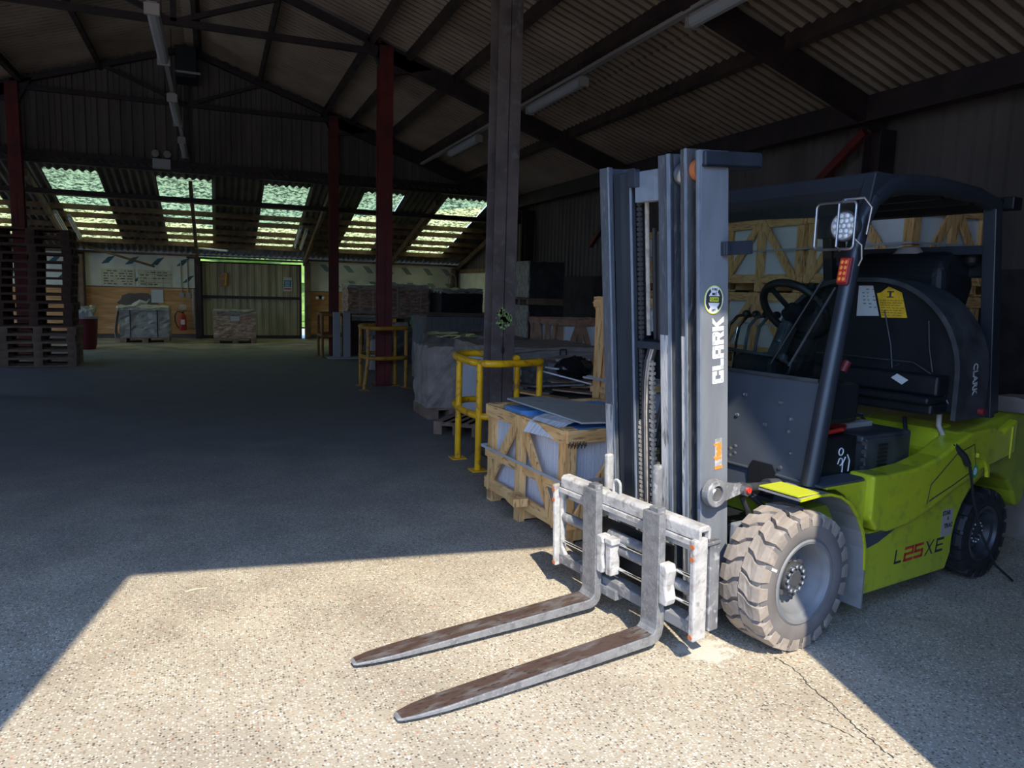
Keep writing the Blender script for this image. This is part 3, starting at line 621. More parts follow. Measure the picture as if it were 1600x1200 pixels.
for (X, Y, rz, nm) in ((-3.25, 20.1, 0.0, 'left one of the pair above the pallet stack'), (-3.02, 20.3, 0.0, 'right one of the pair above the pallet stack'), (2.06, 20.2, 0, 'left one of the pair above the corrugated door'), (2.22, 20.35, 0, 'right one of the pair above the corrugated door')):
    r = empty('tube_light', (X, Y, zlean(Y)-0.32), 0, 'sloping tube light, ' + nm, 'light fitting', 'tube lights under the lean-to roof')
    mb = MB(); mb.bar((0, -0.75, 0.20), (0, 0.75, -0.21), 0.07, 0.05); mb.build('housing', 'conduit', r)
    mb = MB(); mb.cyl((0, -0.7, 0.13), (0, 0.7, -0.25), 0.03, n=10); mb.build('tube', 'white', r, smooth=True)
mb = MB(); mb.tube([(-0.35, 21.9, 2.50), (0.35, 21.2, 2.44)], 0.028, 10); tag(mb.build('loose_tube', 'white', smooth=True), 'white lamp tube hanging askew above the left of the corrugated door', 'light fitting')
# twin-head emergency light on the gable beam
r = empty('emergency_light', (-0.95, YG-0.16, 4.0), 0, 'twin-head emergency light on the dark gable beam', 'light fitting')
mb = MB(); mb.box((-0.17, -0.05, -0.1), (0.17, 0.05, 0.1)); mb.build('case', 'grey_l', r, 0.01)
for s in (-1, 1):
    mb = MB(); mb.lathe([(0.0, -0.04), (0.07, -0.03), (0.08, 0.03), (0.0, 0.06)], (s*0.11, -0.02, 0.2), 'y', 14); mb.build('lamp_head', 'conduit', r, smooth=True)
r = empty('ridge_heater', (-0.42, 16.9, 6.16), 0, 'dark box fitting hanging up at the ridge', 'heater')
mb = MB(); mb.box((-0.19, -0.5, -0.58), (0.19, 0.2, 0.0)); mb.build('case', 'black', r, 0.01)
mb = MB(); mb.box((-0.20, -0.53, -0.52), (0.26, -0.5, -0.48)); mb.build('front_lip', 'conduit', r)

# ================================================================== BACK WALL FITTINGS
def notice(name, loc, w_, h_, base, rows, label, cat, ink='ink', seed=0, grid=False):
    r = empty(name, loc, 0, label, cat)
    mb = MB(); mb.box((-w_/2, -0.006, -h_/2), (w_/2, 0.0, h_/2)); mb.build('sheet', base, r)
    rnd = random.Random(seed); mb = MB(); y0 = -0.0075
    for k in range(rows):
        zc = h_/2-h_*(k+0.8)/(rows+0.6); X = -w_/2*0.86
        while X < w_/2*0.8:
            l = rnd.uniform(0.02, 0.11)*w_*1.6
            if rnd.random() < 0.75: mb.box((X, y0, zc-h_*0.02), (min(X+l, w_*0.43), y0+0.001, zc+h_*0.028))
            X += l+w_*0.05
    if grid:
        for k in range(1, 4): mb.box((-w_/2, y0, -h_/2+h_*k/4-0.003), (w_/2, y0+0.001, -h_/2+h_*k/4+0.003)); mb.box((-w_/2+w_*k/4-0.003, y0, -h_/2), (-w_/2+w_*k/4+0.003, y0+0.001, h_/2))
    mb.build('print', ink, r)
    return r
notice('wall_chart', (-2.42, YB-0.05, 1.66), 0.82, 0.46, 'cream', 6, 'cream chart on the foil board, left of the two', 'chart', seed=1)
notice('wall_chart', (-1.52, YB-0.05, 1.66), 0.84, 0.46, 'cream', 5, 'cream chart with ruled grid on the foil board, right of the two', 'chart', seed=2, grid=True)
notice('paper_notice', (-1.47, YB-0.04, 1.17), 0.30, 0.36, 'paper', 0, 'plain white paper on the plywood above the wrapped pallet', 'notice', seed=3)
notice('fire_point_sign', (-0.83, YB-0.04, 0.88), 0.18, 0.14, 'cream', 2, 'small pale sign above the fire extinguisher', 'sign', seed=5)
r = notice('safety_sign', (2.02, YB-0.06, 1.60), 0.25, 0.40, 'paper', 0, 'blue and white safety sign on the corrugated door', 'sign')
mb = MB(); mb.box((-0.10, -0.0085, -0.07), (0.10, -0.0065, 0.12)); mb.build('blue_panel', 'sign_blue', r)
mb = MB(); mb.box((-0.10, -0.0085, -0.15), (0.10, -0.0065, -0.11)); mb.build('red_band', 'red', r)
mb = MB(); [mb.box((-0.075, -0.0095, z_), (0.06, -0.0085, z_+0.012)) for z_ in (0.085, 0.05, 0.015, -0.02, -0.05)]; mb.build('print', 'sky_b', r)
r = empty('door_latch', (0.28, YB-0.09, 1.68), 0, 'yellowish latch plate on the left of the corrugated door', 'latch')
mb = MB(); mb.box((-0.12, -0.01, -0.2), (0.12, 0.0, 0.2)); mb.build('plate', 'timber_far', r); mb = MB(); mb.bar((0.02, -0.03, -0.16), (0.06, -0.03, 0.18), 0.05, 0.03); mb.build('handle', 'tag_y', r)
# fire extinguisher
r = empty('fire_extinguisher', (-0.83, YB-0.16, 0.24), 0, 'red fire extinguisher hung on the plywood near the dark door post', 'fire extinguisher')
mb = MB(); mb.lathe([(0, 0), (0.085, 0.0), (0.09, 0.03), (0.09, 0.38), (0.06, 0.44), (0.03, 0.47), (0, 0.47)], (0, 0, 0), 'z', 18); mb.build('cylinder', 'red', r, smooth=True)
mb = MB(); mb.box((-0.035, -0.02, 0.47), (0.035, 0.02, 0.51)); mb.bar((0, 0, 0.52), (0.09, 0, 0.55), 0.02, 0.015); mb.build('valve_handle', 'black', r)
mb = MB(); mb.tube([(-0.03, 0, 0.5), (-0.14, 0, 0.52), (-0.2, 0, 0.42), (-0.2, 0, 0.25), (-0.15, 0, 0.1), (-0.1, 0, 0.06)], 0.013, 8); mb.build('hose', 'black', r, smooth=True)
mb = MB(); mb.box((-0.05, -0.095, 0.16), (0.05, -0.088, 0.30)); mb.build('label_panel', 'white', r)
for X, nm in ((-0.85, 'left'), (-0.68, 'right')):
    mb = MB(); mb.cyl((X, YB-0.06, 1.28), (X, YB-0.06, 2.2), 0.016, n=8); mb.box((X-0.06, YB-0.1, 1.15), (X+0.06, YB-0.04, 1.28))
    tag(mb.build('switch_conduit', 'conduit'), 'conduit with switch box at its foot, %s of the two beside the door post' % nm, 'switch')
mb = MB(); mb.cyl((-0.56, YB-0.06, 0.3), (-0.56, YB-0.06, 1.4), 0.02, n=8); tag(mb.build('drain_pipe', 'grey_l'), 'pale vertical pipe between extinguisher and door post', 'pipe')
r = empty('twin_floodlight', (2.95, YB-0.1, 1.25), 0, 'small twin floodlight on the plywood right of the door', 'light fitting')
mb = MB(); mb.box((-0.05, -0.03, -0.05), (0.05, 0.05, 0.05)); mb.build('box', 'black', r)
for s in (-1, 1):
    mb = MB(); mb.ball((s*0.09, -0.05, -0.03), 0.05, 10, 6); mb.build('lamp_head', 'white', r, smooth=True)
mb = MB(); mb.tube([(7.02, YB-0.3, 2.1)]+[(7.02+0.13*math.sin(a), YB-0.3, 1.75+0.33*math.cos(a)) for a in [k*PI/8 for k in range(17)]], 0.012, 8)
tag(mb.build('hanging_cable', 'conduit'), 'loop of pale cable hanging on the far right corner post', 'cable')
for (x0, y0, z0, x1, y1, z1, nm) in ((-3.0, 19.7, 3.3, -3.0, 19.7, 2.5, 'left'), (3.9, 20, 3.0, 2.7, 20.4, 2.4, 'right')):
    pass

# ================================================================== PALLETS
def make_pallet(m, label, loc, W=1.2, D=0.8, rz=0):
    r = empty('wooden_pallet', loc, rz, label, 'pallet')
    h = 0.144
    mb = MB()
    n = 5; bw = 0.145 if D <= 0.85 else 0.12
    for k in range(n):
        yc = -D/2+bw/2+(D-bw)*k/(n-1); mb.box((-W/2, yc-bw/2, h-0.022), (W/2, yc+bw/2, h))
    for k in range(3):
        xc = -W/2+0.07+(W-0.14)*k/2; mb.box((xc-0.07, -D/2, h-0.044), (xc+0.07, D/2, h-0.022))
    mb.build('top_deck', m, r)
    for k in range(3):
        yc = -D/2+0.05+(D-0.1)*k/2; mb = MB(); mb.box((-W/2, yc-0.05, 0), (W/2, yc+0.05, 0.022))
        for i in range(3):
            xc = -W/2+0.07+(W-0.14)*i/2; mb.box((xc-0.07, yc-0.05, 0.0215), (xc+0.07, yc+0.05, h-0.0435))
        mb.build('runner', m, r)
    return r
ords = ['bottom', 'second', 'third', 'fourth', 'fifth', 'sixth', 'seventh', 'eighth', 'ninth', 'tenth', 'eleventh', 'twelfth', 'thirteenth', 'fourteenth', 'fifteenth', 'sixteenth', 'topmost']
p1 = make_pallet('pallet', 'weathered wooden pallet on the floor, bottom of the tall stack at the left', (-2.97, 15.85, 0)); p1['group'] = 'pallets stacked at the left'
p2 = None; rnd = random.Random(11)
for k in range(1, 17):
    lab = ('weathered' if k < 5 else 'dark brown') + ' wooden pallet, %s from the floor in the tall stack at the left' % ords[k] if k < 16 else 'dark brown wooden pallet, topmost of the tall stack at the left'
    loc = (-2.97+rnd.uniform(-.02, .03)-(0.03 if k > 4 else 0), 15.85+rnd.uniform(-.02, .02), 0.1445*k); a = rnd.uniform(-0.01, 0.012)
    if k < 5: dup(p1, loc, a, lab)
    elif p2 is None: p2 = make_pallet('pallet_dk', lab, loc, rz=a); p2['group'] = 'pallets stacked at the left'
    else: dup(p2, loc, a, lab)
p4 = dup(p1, (-4.25, 15.8, 0), 0, 'weathered wooden pallet, bottom of the stack at the left edge of the picture', 'pallets at the left edge')
for k in range(1, 17): dup(p1 if k < 5 else p2, (-4.25+rnd.uniform(-.02, .0), 15.8+rnd.uniform(-.02, .02), 0.1445*k), 0, 'wooden pallet, %s of the stack at the left edge of the picture' % ords[k], 'pallets at the left edge')

# red bin behind the pallets
r = empty('waste_bin', (-2.78, 19.3, 0), 0, 'dark red round bin with rubbish on top, behind the pallet stack', 'bin')
mb = MB(); mb.lathe([(0, 0), (0.22, 0), (0.25, 0.1), (0.29, 0.72), (0.27, 0.72), (0.24, 0.3), (0, 0.3)], (0, 0, 0), 'z', 24); mb.build('drum', 'red_dark', r, smooth=True)
mb = MB(); mb.lathe([(0.285, 0.70), (0.31, 0.71), (0.31, 0.75), (0.28, 0.75), (0.285, 0.70)], (0, 0, 0), 'z', 24); mb.build('rim', 'grey_l', r, smooth=True)
mb = MB(); mb.blob((-0.2, -0.2, 0.6), (0.2, 0.2, 0.95), 0.05, 5, 2); tag(mb.build('rubbish', 'film_white'), 'crumpled pale plastic rubbish in the red bin', 'rubbish').location = (-2.78, 19.3, 0)

def wrapped_load(name, loc, W, D, H, m, label, seed, cat='wrapped load', pal='pallet', amp=0.02, base=0.14, straps=(), strap_m='black', top=None, rz=0):
    r = empty(name, loc, rz, label, cat)
    mb = MB(); mb.blob((-W/2, -D/2, base), (W/2, D/2, H), amp, 9, seed); mb.build('wrapped_goods', m, r, smooth=False)
    if base > 0.05:
        mb = MB()
        for k in range(3):
            xc = -W/2+0.07+(W-0.14)*k/2; mb.box((xc-0.07, -D/2, 0.0), (xc+0.07, D/2, base-0.03))
        mb.box((-W/2, -D/2, base-0.03), (W/2, D/2, base)); mb.build('pallet_base', pal, r)
    for xs_ in straps:
        mb = MB(); mb.box((xs_-0.012, -D/2-amp-0.006, base), (xs_+0.012, -D/2-amp, H)); mb.build('strap', strap_m, r)
    if top:
        mb = MB(); mb.blob((-W/2*0.98, -D/2*1.02, H-0.03), (W/2*0.98, D/2, H+0.06), 0.035, 8, seed+1); mb.build('top_cover', top, r)
    return r
r = wrapped_load('wrapped_pallet', (-1.68, 21.65, 0), 1.15, 0.9, 0.86, 'wrap_grey', 'pallet of dusty plastic-wrapped slabs in front of the plywood wall', 2, straps=(-0.33, 0.3), amp=0.025)
mb = MB(); mb.blob((-0.62, -0.5, 0.84), (0.55, 0.45, 0.93), 0.035, 8, 9); mb.build('film_cover', 'film_white', r)
mb = MB(); mb.strip([(-0.60, 0.88), (-0.66, 0.6), (-0.70, 0.3), (-0.68, 0.12)], -0.5, 0.1, 0.01); mb.build('hanging_film', 'film_white', r)
mb = MB(); mb.tube([(-0.25, -0.2, 0.92), (-0.1, -0.2, 1.05), (0.05, -0.2, 1.02), (0.12, -0.2, 1.12)], [0.09, 0.06, 0.03, 0.01], 7); mb.build('film_twist', 'film_white', r)
wrapped_load('wrapped_pallet', (0.5, 21.35, 0), 1.06, 0.8, 0.80, 'tile_red', 'brown wrapped pallet standing in front of the corrugated door', 5, amp=0.02, top='wrap_grey')
notice('delivery_note', (0.5, 20.915, 0.66), 0.22, 0.12, 'paper', 1, 'white delivery note on the brown wrapped pallet', 'notice', seed=9)

# ================================================================== YELLOW COLUMN BARRIERS
def barrier(X, Y, m, label, H=0.96, bent=False):
    r = empty('column_barrier', (X, Y, 0), 0, label, 'barrier'); rt = 0.033
    path = [(0.22, 0.10), (0.25, 0.36), (0.20, 0.58), (0.08, 0.70), (-0.08, 0.71), (-0.21, 0.62), (-0.29, 0.44), (-0.32, 0.20), (-0.32, -0.12), (-0.30, -0.26), (-0.22, -0.345), (-0.08, -0.36), (0.12, -0.31), (0.26, -0.26), (0.33, -0.22), (0.345, -0.15)]
    def smooth(P):
        for _ in range(2):
            Q = [P[0]]
            for a, b in zip(P, P[1:]): Q += [tuple(a[i]*0.75+b[i]*0.25 for i in range(len(a))), tuple(a[i]*0.25+b[i]*0.75 for i in range(len(a)))]
            P = Q+[P[-1]]
        return P
    for z, nm in ((H, 'top_rail'), (0.49, 'middle_rail')):
        P = smooth([(a, b, z) for a, b in path]); mb = MB(); mb.tube(P, rt, 10); mb.build(nm, m, r, smooth=True)
    for k, (px, py) in enumerate(((-0.315, 0.22), (-0.29, -0.29), (0.345, -0.16), (0.225, 0.10))):
        fx, fy = (px-0.08, py-0.1) if bent and k == 1 else (px, py)
        mb = MB(); mb.tube([(fx, fy, 0.01), ((fx*0.3+px*0.7), (fy*0.3+py*0.7), 0.33), (px, py, 0.5), (px, py, H)], rt*0.9, 10); mb.build('post', m, r, smooth=True)
        mb = MB(); mb.box((fx-0.07, fy-0.07, 0), (fx+0.07, fy+0.07, 0.01)); mb.build('foot_plate', m, r)
    return r
barrier(2.44, 6.35, 'yellow', 'bright yellow tubular barrier around the brown column behind the near crate')
barrier(2.50, 11.75, 'yellow_d', 'worn yellow tubular barrier around the red column, one post bent at the foot', bent=True)
barrier(2.50, 17.0, 'orange_d', 'dirty orange barrier around the furthest column')
for k, X in enumerate((2.50, 2.72)):
    mb = MB(); mb.box((X-0.075, 16.55, 0.02), (X+0.075, 16.63, 1.02)); tag(mb.build('upright_plank', 'grey_l'), 'pale grey upright plank in the orange barrier, %s of two' % ('left', 'right')[k], 'plank')
mb = MB(); mb.box((2.3, 16.4, 0), (3.0, 16.8, 0.03)); tag(mb.build('base_board', 'grey_l'), 'flat grey board under the two upright planks', 'board')
for z in (0.86, 0.98): 
    mb = MB(); mb.box((2.75, 17.3, z), (3.6, 17.37, z+0.04)); tag(mb.build('grey_rail', 'conduit'), ('lower' if z < 0.9 else 'upper') + ' grey rail right of the furthest column', 'rail')

# ================================================================== CRATES
def crate(name, loc, W, D, H, mt, fill, label, rz=0, cat='crate', bays=2, base=0.1, fill_gap=0.04, pw=0.09, th=0.022, group=None, strap=True, mid=True, faces=('L', 'F', 'R', 'B'), topless=False):
    """open-sided packing crate: origin at the centre of its base; front faces -Y"""
    r = empty(name, loc, rz, label, cat, group); mh = mt+'_h' if mt+'_h' in M else mt
    x0, x1, y0, y1 = -W/2, W/2, -D/2, D/2
    for i in range(2):
        for j in range(2):
            mb = MB(); xx = x0 if i == 0 else x1-pw; yy = y0 if j == 0 else y1-pw
            mb.box((xx, yy, 0), (xx+pw, yy+pw, H)); mb.build('corner_post', mt, r, 0.003)
    def face(a, b, out):     # a,b corner positions (2-d) of that face, out = outward normal
        a = Vector((*a, 0)); b = Vector((*b, 0)); o = Vector((*out, 0))*(th/2+0.001); L_ = (b-a).length; d = (b-a)/L_
        def P(t, z): return a+d*t+o+Vector((0, 0, z))
        for z_, nm in ((H-pw/2-0.005, 'top_rail'), (base+pw/2, 'bottom_rail')):
            mb = MB(); mb.bar(P(0, z_), P(L_, z_), th, pw); mb.build(nm, mh, r, 0.002)
        if mid: mb = MB(); mb.bar(P(0.0, H*0.5), P(L_, H*0.5), th*0.9, pw*0.7); mb.build('middle_rail', mh, r, 0.002)
        for k in range(1, bays):
            mb = MB(); mb.bar(P(L_*k/bays, 0), P(L_*k/bays, H-0.003), pw*0.95, th*2.2, up=Vector((*out, 0))); mb.build('centre_post', mt, r, 0.002)
        for k in range(bays):
            t0, t1 = L_*k/bays, L_*(k+1)/bays
            tt, tb = (t1-0.02, t0+0.05) if k % 2 == 0 else (t0+0.02, t1-0.05)
            mb = MB(); mb.bar(P(tt, H-pw*0.4)+o*1.2, P(tb, base+0.02)+o*1.2, pw*0.9, th, up=Vector((*out, 0))); mb.build('diagonal_brace', mt, r, 0.002)
    if 'L' in faces: face((x0, y1), (x0, y0), (-1, 0))
    if 'F' in faces: face((x0, y0), (x1, y0), (0, -1))
    if 'R' in faces: face((x1, y0), (x1, y1), (1, 0))
    if 'B' in faces: face((x1, y1), (x0, y1), (0, 1))
    g = fill_gap
    mb = MB(); mb.box((x0+g, y0+g, base+0.03), (x1-g, y1-g, H-0.05)); mb.build('packed_slabs', fill, r, 0.004)
    mb = MB()
    for k in range(3):
        yy = y0+(D-0.1)*k/2; mb.box((x0, yy, 0.0 if base < 0.05 else 0.02), (x1, yy+0.1, base))
    mb.box((x0, y0, base-0.0), (x1, y1, base+0.03)); mb.build('skid', mt, r)
    if strap:
        e = th*1.6+0.004
        mb = MB(); P = [(x0-e, y0-e), (x1+e, y0-e), (x1+e, y1+e), (x0-e, y1+e)]
        for k in range(4):
            a, b = P[k], P[(k+1) % 4]; mb.bar((*a, H*0.56), (*b, H*0.56), 0.003, 0.02)
        mb.build('steel_strap', 'grey_l' if mt == 'timber' else 'black', r)
    return r
# near crate of slates
CR = math.radians(5.0); CW, CD, CH = 0.98, 1.14, 0.75
cc = Vector((2.02, 4.06, 0)) + Matrix.Rotation(CR, 3, 'Z') @ Vector((CW/2, CD/2, 0))
nc = crate('slate_crate', cc, CW, CD, CH, 'timber', 'slate', 'fresh pine crate packed with grey slates under a loose grey board, beside the forks', CR, pw=0.085)
for q0, q1 in (((-CW/2+0.09, -CD/2+0.1, CH-0.05), (CW/2-0.05, -CD/2+0.32, CH-0.02)), ((-CW/2+0.09, CD/2-0.36, CH-0.05), (-0.05, CD/2-0.1, CH-0.012)), ((0.10, CD/2-0.40, CH-0.05), (CW/2-0.05, CD/2-0.1, CH-0.008))):
    mb = MB(); mb.box(q0, q1); mb.build('blue_foam', 'blue', nc)
mb = MB(); T = Matrix.Translation((-CW/2+0.05, -CD/2+0.27, CH+0.008)) @ Matrix.Rotation(math.radians(12), 4, 'Z'); mb.T = T
mb.strip([(-0.10, -0.09), (-0.055, -0.03), (0.0, 0.0), (0.08, 0.012), (0.16, 0.0)], -0.16, 0.16, 0.006); mb.build('foam_sheet', 'foam', nc)
mb = MB(T=T); mb.box((0.13, -0.16, 0.008), (0.18, 0.16, 0.016)); mb.build('foam_edge', 'blue', nc)
mb = MB(); mb.box((-0.05, -0.05, 0), (0.12, 0.05, 0.055)); mb.build('offcut', 'timber', nc, 0.003).matrix_local = Matrix.Translation((-CW/2-0.10, -CD/2+0.42, 0.16)) @ Matrix.Rotation(1.4, 4, 'Z')
mb = MB()
for k in range(16): 
    zz = CH-0.10+0.012*math.sin(k*2.1); mb.box((-CW/2+0.005+k*0.0085, -CD/2-0.027, zz-0.012), (-CW/2+0.010+k*0.0085, -CD/2-0.0245, zz+0.014))
mb.build('pen_scrawl', 'ink', nc)
mb = MB(); q = [(2.05, 5.15), (2.36, 5.20), (2.84, 4.30), (2.66, 4.02), (2.13, 4.07)]
mb.prism(q, 0.778, 0.790, 'xy'); bd = mb.build('loose_board', 'slate_sheet', None, 0.002); tag(bd, 'loose flat grey board lying across the near slate crate', 'board')
mb = MB(); mb.prism([(2.22+0.035*math.cos(a*PI/8), 4.93+0.035*math.sin(a*PI/8)) for a in range(16)], 0.7901, 0.7915, 'xy'); mb.build('pale_spot', 'conduit', bd)

# tall narrow crate standing behind, right of the near one
crate('tall_crate', (3.42, 5.50, 0), 0.80, 0.2, 1.575, 'timber', 'slate', 'tall narrow pine crate wrapped at the top, directly left of the mast', 0.03, pw=0.085, bays=1, strap=True, base=0.12)
mb = MB(); mb.blob((3.00, 5.34, 1.42), (3.09, 5.385, 1.56), 0.012, 4, 3); tag(mb.build('torn_wrap', 'film_white'), 'scrap of torn white film on the top corner of the tall crate', 'film')

# dark wrapped pallet beside middle barrier
r = wrapped_load('wrapped_pallet', (3.52, 10.4, 0), 1.15, 1.25, 0.93, 'wrap_dark', 'pallet wrapped in dark shiny film between the two yellow barriers', 21, straps=(), amp=0.02, rz=-0.05)
for s in (-0.16, 0.1):
    mb = MB(); mb.box((-0.585-0.01, -0.63, 0.5+s), (0.6, -0.655, 0.53+s)); mb.build('strap', 'black', r)
mb = MB(); mb.strip([(-0.52, 0.72), (-0.63, 0.45), (-0.60, 0.2), (-0.5, 0.03)], -0.55, -0.42, 0.006); mb.build('loose_film', 'film', r)
mb = MB()
for k in range(4): mb.tube([(-0.61, -0.3-0.1*math.sin(k), 0.55-0.1*k), (-0.625, -0.34-0.07*k, 0.42-0.09*k), (-0.61, -0.4-0.04*k, 0.33-0.08*k)], 0.008, 6)
mb.build('film_folds', 'film_white', r)
# grey slate stacks behind
r = wrapped_load('slate_stack', (4.05, 12.6, 0), 1.45, 1.0, 1.13, 'slate_dark', 'tall dark grey stack of slates behind the dark wrapped pallet', 31, amp=0.008, cat='slate stack')
mb = MB(); mb.box((-0.74, -0.52, 1.135), (0.76, 0.52, 1.165)); mb.build('lid_board', 'pallet_dk', r)
# dark lid crate and brown tile packs at the back
r = wrapped_load('black_crate', (5.2, 16.4, 0), 0.98, 0.9, 1.54, 'black', 'black wrapped block with pale film on top, standing at the back right', 41, amp=0.006, cat='wrapped load', top='film_white')
mb = MB(); mb.box((-0.49, -0.47, 0.14), (0.49, -0.455, 1.02)); mb.build('lower_pack', 'tile_pale', r)
wrapped_load('tile_pack', (4.15, 17.2, 0.62), 0.98, 0.85, 0.98, 'tile_red', 'strapped pack of red brown tiles just right of the middle red column', 42, amp=0.02, cat='tile pack', straps=(-0.25, 0.3), strap_m='film_white', top='film_white', base=0.3)
wrapped_load('tile_pack', (4.95, 17.7, 0.62), 0.5, 0.85, 0.97, 'wrap_grey', 'narrow grey wrapped pack between the brown tiles and the black block', 43, amp=0.02, cat='tile pack', base=0.2)
wrapped_load('tile_pack', (3.42, 18.2, 0.62), 0.95, 0.85, 0.95, 'tile_red', 'strapped pack of brown tiles left of the middle red column', 44, amp=0.02, cat='tile pack', straps=(-0.2, 0.12), strap_m='film_white', top='film_white', base=0.12)
for k, (X, Y, W_) in enumerate(((3.42, 18.2, 1.1), (4.15, 17.2, 1.0), (4.95, 17.7, 0.55))):
    mb = MB(); mb.blob((X-W_/2+0.03, Y-0.45, 0.0), (X+W_/2-0.03, Y+0.4, 0.605), 0.01, 6, 50+k)
    tag(mb.build('lower_pack', ('slate_dark', 'black', 'slate_dark')[k]), 'dark pack on the floor under the ' + ('left brown tile pack', 'right brown tile pack', 'narrow grey pack')[k], 'tile pack')
mb = MB(); mb.blob((2.92, 17.42, 0.80), (3.55, 17.66, 0.92), 0.02, 6, 60); tag(mb.build('cement_bag', 'film_white'), 'flat pale bag lying in front of the left tile pack', 'bag')
mb = MB(); mb.blob((2.9, 17.42, 0), (3.6, 17.64, 0.79), 0.01, 5, 61); tag(mb.build('plank_stack', 'steel_dark'), 'dark stack of planks under the pale bags', 'plank stack')
mb = MB(); mb.blob((3.62, 16.5, 0.72), (4.1, 16.7, 0.80), 0.02, 6, 62); tag(mb.build('cement_bag', 'film_white'), 'flat pale bag right of the middle red column', 'bag')
mb = MB(); mb.blob((3.1, 15.6, 0), (4.5, 16.6, 0.70), 0.03, 6, 63); tag(mb.build('dark_wrapped_pallet', 'wrap_dark'), 'low black wrapped load behind the middle barrier', 'wrapped load')
mb = MB(); mb.blob((4.12, 16.1, 0.76), (4.36, 16.4, 1.0), 0.03, 5, 64); tag(mb.build('green_bag', 'green_s'), 'crumpled dark green bag left of the grey slate stack', 'bag')
mb = MB(); mb.lathe([(0, 0), (0.16, 0), (0.18, 0.05), (0.18, 0.5), (0.15, 0.58), (0, 0.58)], (2.9, 14.3, 0), 'z', 18); tag(mb.build('gas_cylinder', 'conduit', smooth=True), 'dusty pale round drum seen through the middle barrier', 'drum')

# tall wrapped tile stacks by the right wall
for k, (zb, zt, nm) in enumerate(((0.0, 0.55, 'bottom'), (0.56, 1.33, 'middle'), (1.34, 2.18, 'top'))):
    r = empty('tile_stack', (6.0, 13.6, zb), 0, '%s pallet of the tall wrapped tile stack by the right wall' % nm, 'tile stack')
    h = zt-zb
    mb = MB(); mb.blob((-0.36, -0.48, 0.13), (0.36, 0.5, h-0.014), 0.012, 8, 70+k); mb.build('wrapped_goods', 'block', r)
    mb = MB(); mb.blob((-0.385, -0.46, 0.14), (-0.36, 0.5, h-0.01), 0.012, 8, 80+k); mb.build('pale_side', 'tile_pale', r)
    mb = MB()
    for q in range(3): yy = -0.45+q*0.42; mb.box((-0.38, yy, 0), (0.36, yy+0.1, 0.12))
    mb.box((-0.38, -0.47, 0.10), (0.36, 0.5, 0.125)); mb.build('pallet_base', 'pallet', r)
crate('brown_crate', (4.75, 9.4, 0.36), 0.98, 0.9, 0.88, 'timber_far', 'white_panel', 'red brown crate with pale slabs, at the right behind the debris', 0.02, pw=0.08, bays=3)
wrapped_load('crate_underneath', (4.75, 9.4, 0), 1.0, 0.9, 0.35, 'slate_dark', 'low dark load under the red brown crate', 90, amp=0.01, cat='wrapped load', base=0.1)
# pale goods behind the brown column
r = empty('slab_crate', (3.35, 8.0, 0), 0.03, 'wide crate of pale slabs with dusty card lid, behind the yellow barrier', 'crate')
mb = MB(); mb.box((-0.6, -0.55, 0.12), (0.75, 0.6, 0.86)); mb.build('packed_slabs', 'slate', r, 0.01)
mb = MB(); mb.blob((-0.62, -0.58, 0.86), (0.78, 0.62, 0.99), 0.012, 8, 95); mb.build('card_lid', 'board_box', r)
mb = MB(); mb.prism([(0.2, 0.90), (0.2, 0.97), (0.29, 0.97), (0.29, 0.90), (0.275, 0.90), (0.275, 0.955), (0.215, 0.955), (0.215, 0.90)], -0.603, -0.598); mb.build('card_mark', 'ink', r)
for X in (0.02, 0.62):
    mb = MB(); mb.box((X, -0.59, 0.0), (X+0.14, -0.555, 0.86)); mb.build('slat', 'timber_far', r)
for X in (-0.55, -0.35): mb = MB(); mb.box((X, -0.585, 0.3), (X+0.12, -0.57, 0.82)); mb.build('white_panel', 'white_panel', r)
mb = MB(); mb.box((-0.62, -0.6, 0.0), (0.78, 0.6, 0.11)); mb.build('skid', 'pallet', r)
wrapped_load('low_stack', (2.75, 9.0, 0), 0.7, 0.7, 0.9, 'board_box', 'dusty brown load just left of the brown column, behind the barrier', 96, amp=0.02)
make_pallet('pallet', 'empty wooden pallet on the floor behind the left posts of the near barrier', (2.72, 7.95, 0), 0.9, 0.55, 0.9)
# debris pile
mb = MB(); mb.blob((2.86, 6.35, 0.0), (3.75, 7.15, 0.55), 0.012, 6, 100); tag(mb.build('slate_pile', 'slate_dark'), 'dark heap of slates carrying the debris, behind the near crate', 'slate pile')
rnd = random.Random(8)
kinds = [('offcut_board', 'timber_h', 'pine'), ('tile_piece', 'tile_red', 'red brown'), ('slate_piece', 'slate_dark', 'dark grey')]
spots = [(2.95, 6.45, 0), (3.3, 6.4, 1), (3.55, 6.5, 1), (3.15, 6.7, 2), (3.5, 6.8, 0), (3.35, 6.6, 1), (2.85, 6.8, 2), (3.1, 6.4, 2)]
where = ['at the left front', 'in the middle front', 'at the right front', 'left of centre', 'at the right back', 'in the centre', 'at the left back', 'under the white bracket']
for k, (X, Y, t) in enumerate(spots):
    nm, m, c = kinds[t]; mb = MB(T=Matrix.Translation((X, Y, 0.60+0.025*(k % 3)+0.012*k)) @ Matrix.Rotation(rnd.uniform(-0.7, 0.7), 4, 'Z') @ Matrix.Rotation(rnd.uniform(-0.16, 0.16), 4, 'Y'))
    mb.box((-0.25, -0.09, -0.008), (0.25, 0.09, 0.008)); tag(mb.build(nm, m, None, 0.002), '%s piece lying %s of the debris heap' % (c, where[k]), 'debris')
mb = MB(); mb.blob((3.05, 6.95, 0.58), (3.6, 7.3, 0.85), 0.03, 6, 103); mb.T = None; tag(mb.build('grey_sheet_stack', 'slate_dark'), 'tilted dark grey slates at the back of the debris heap', 'slate pile')
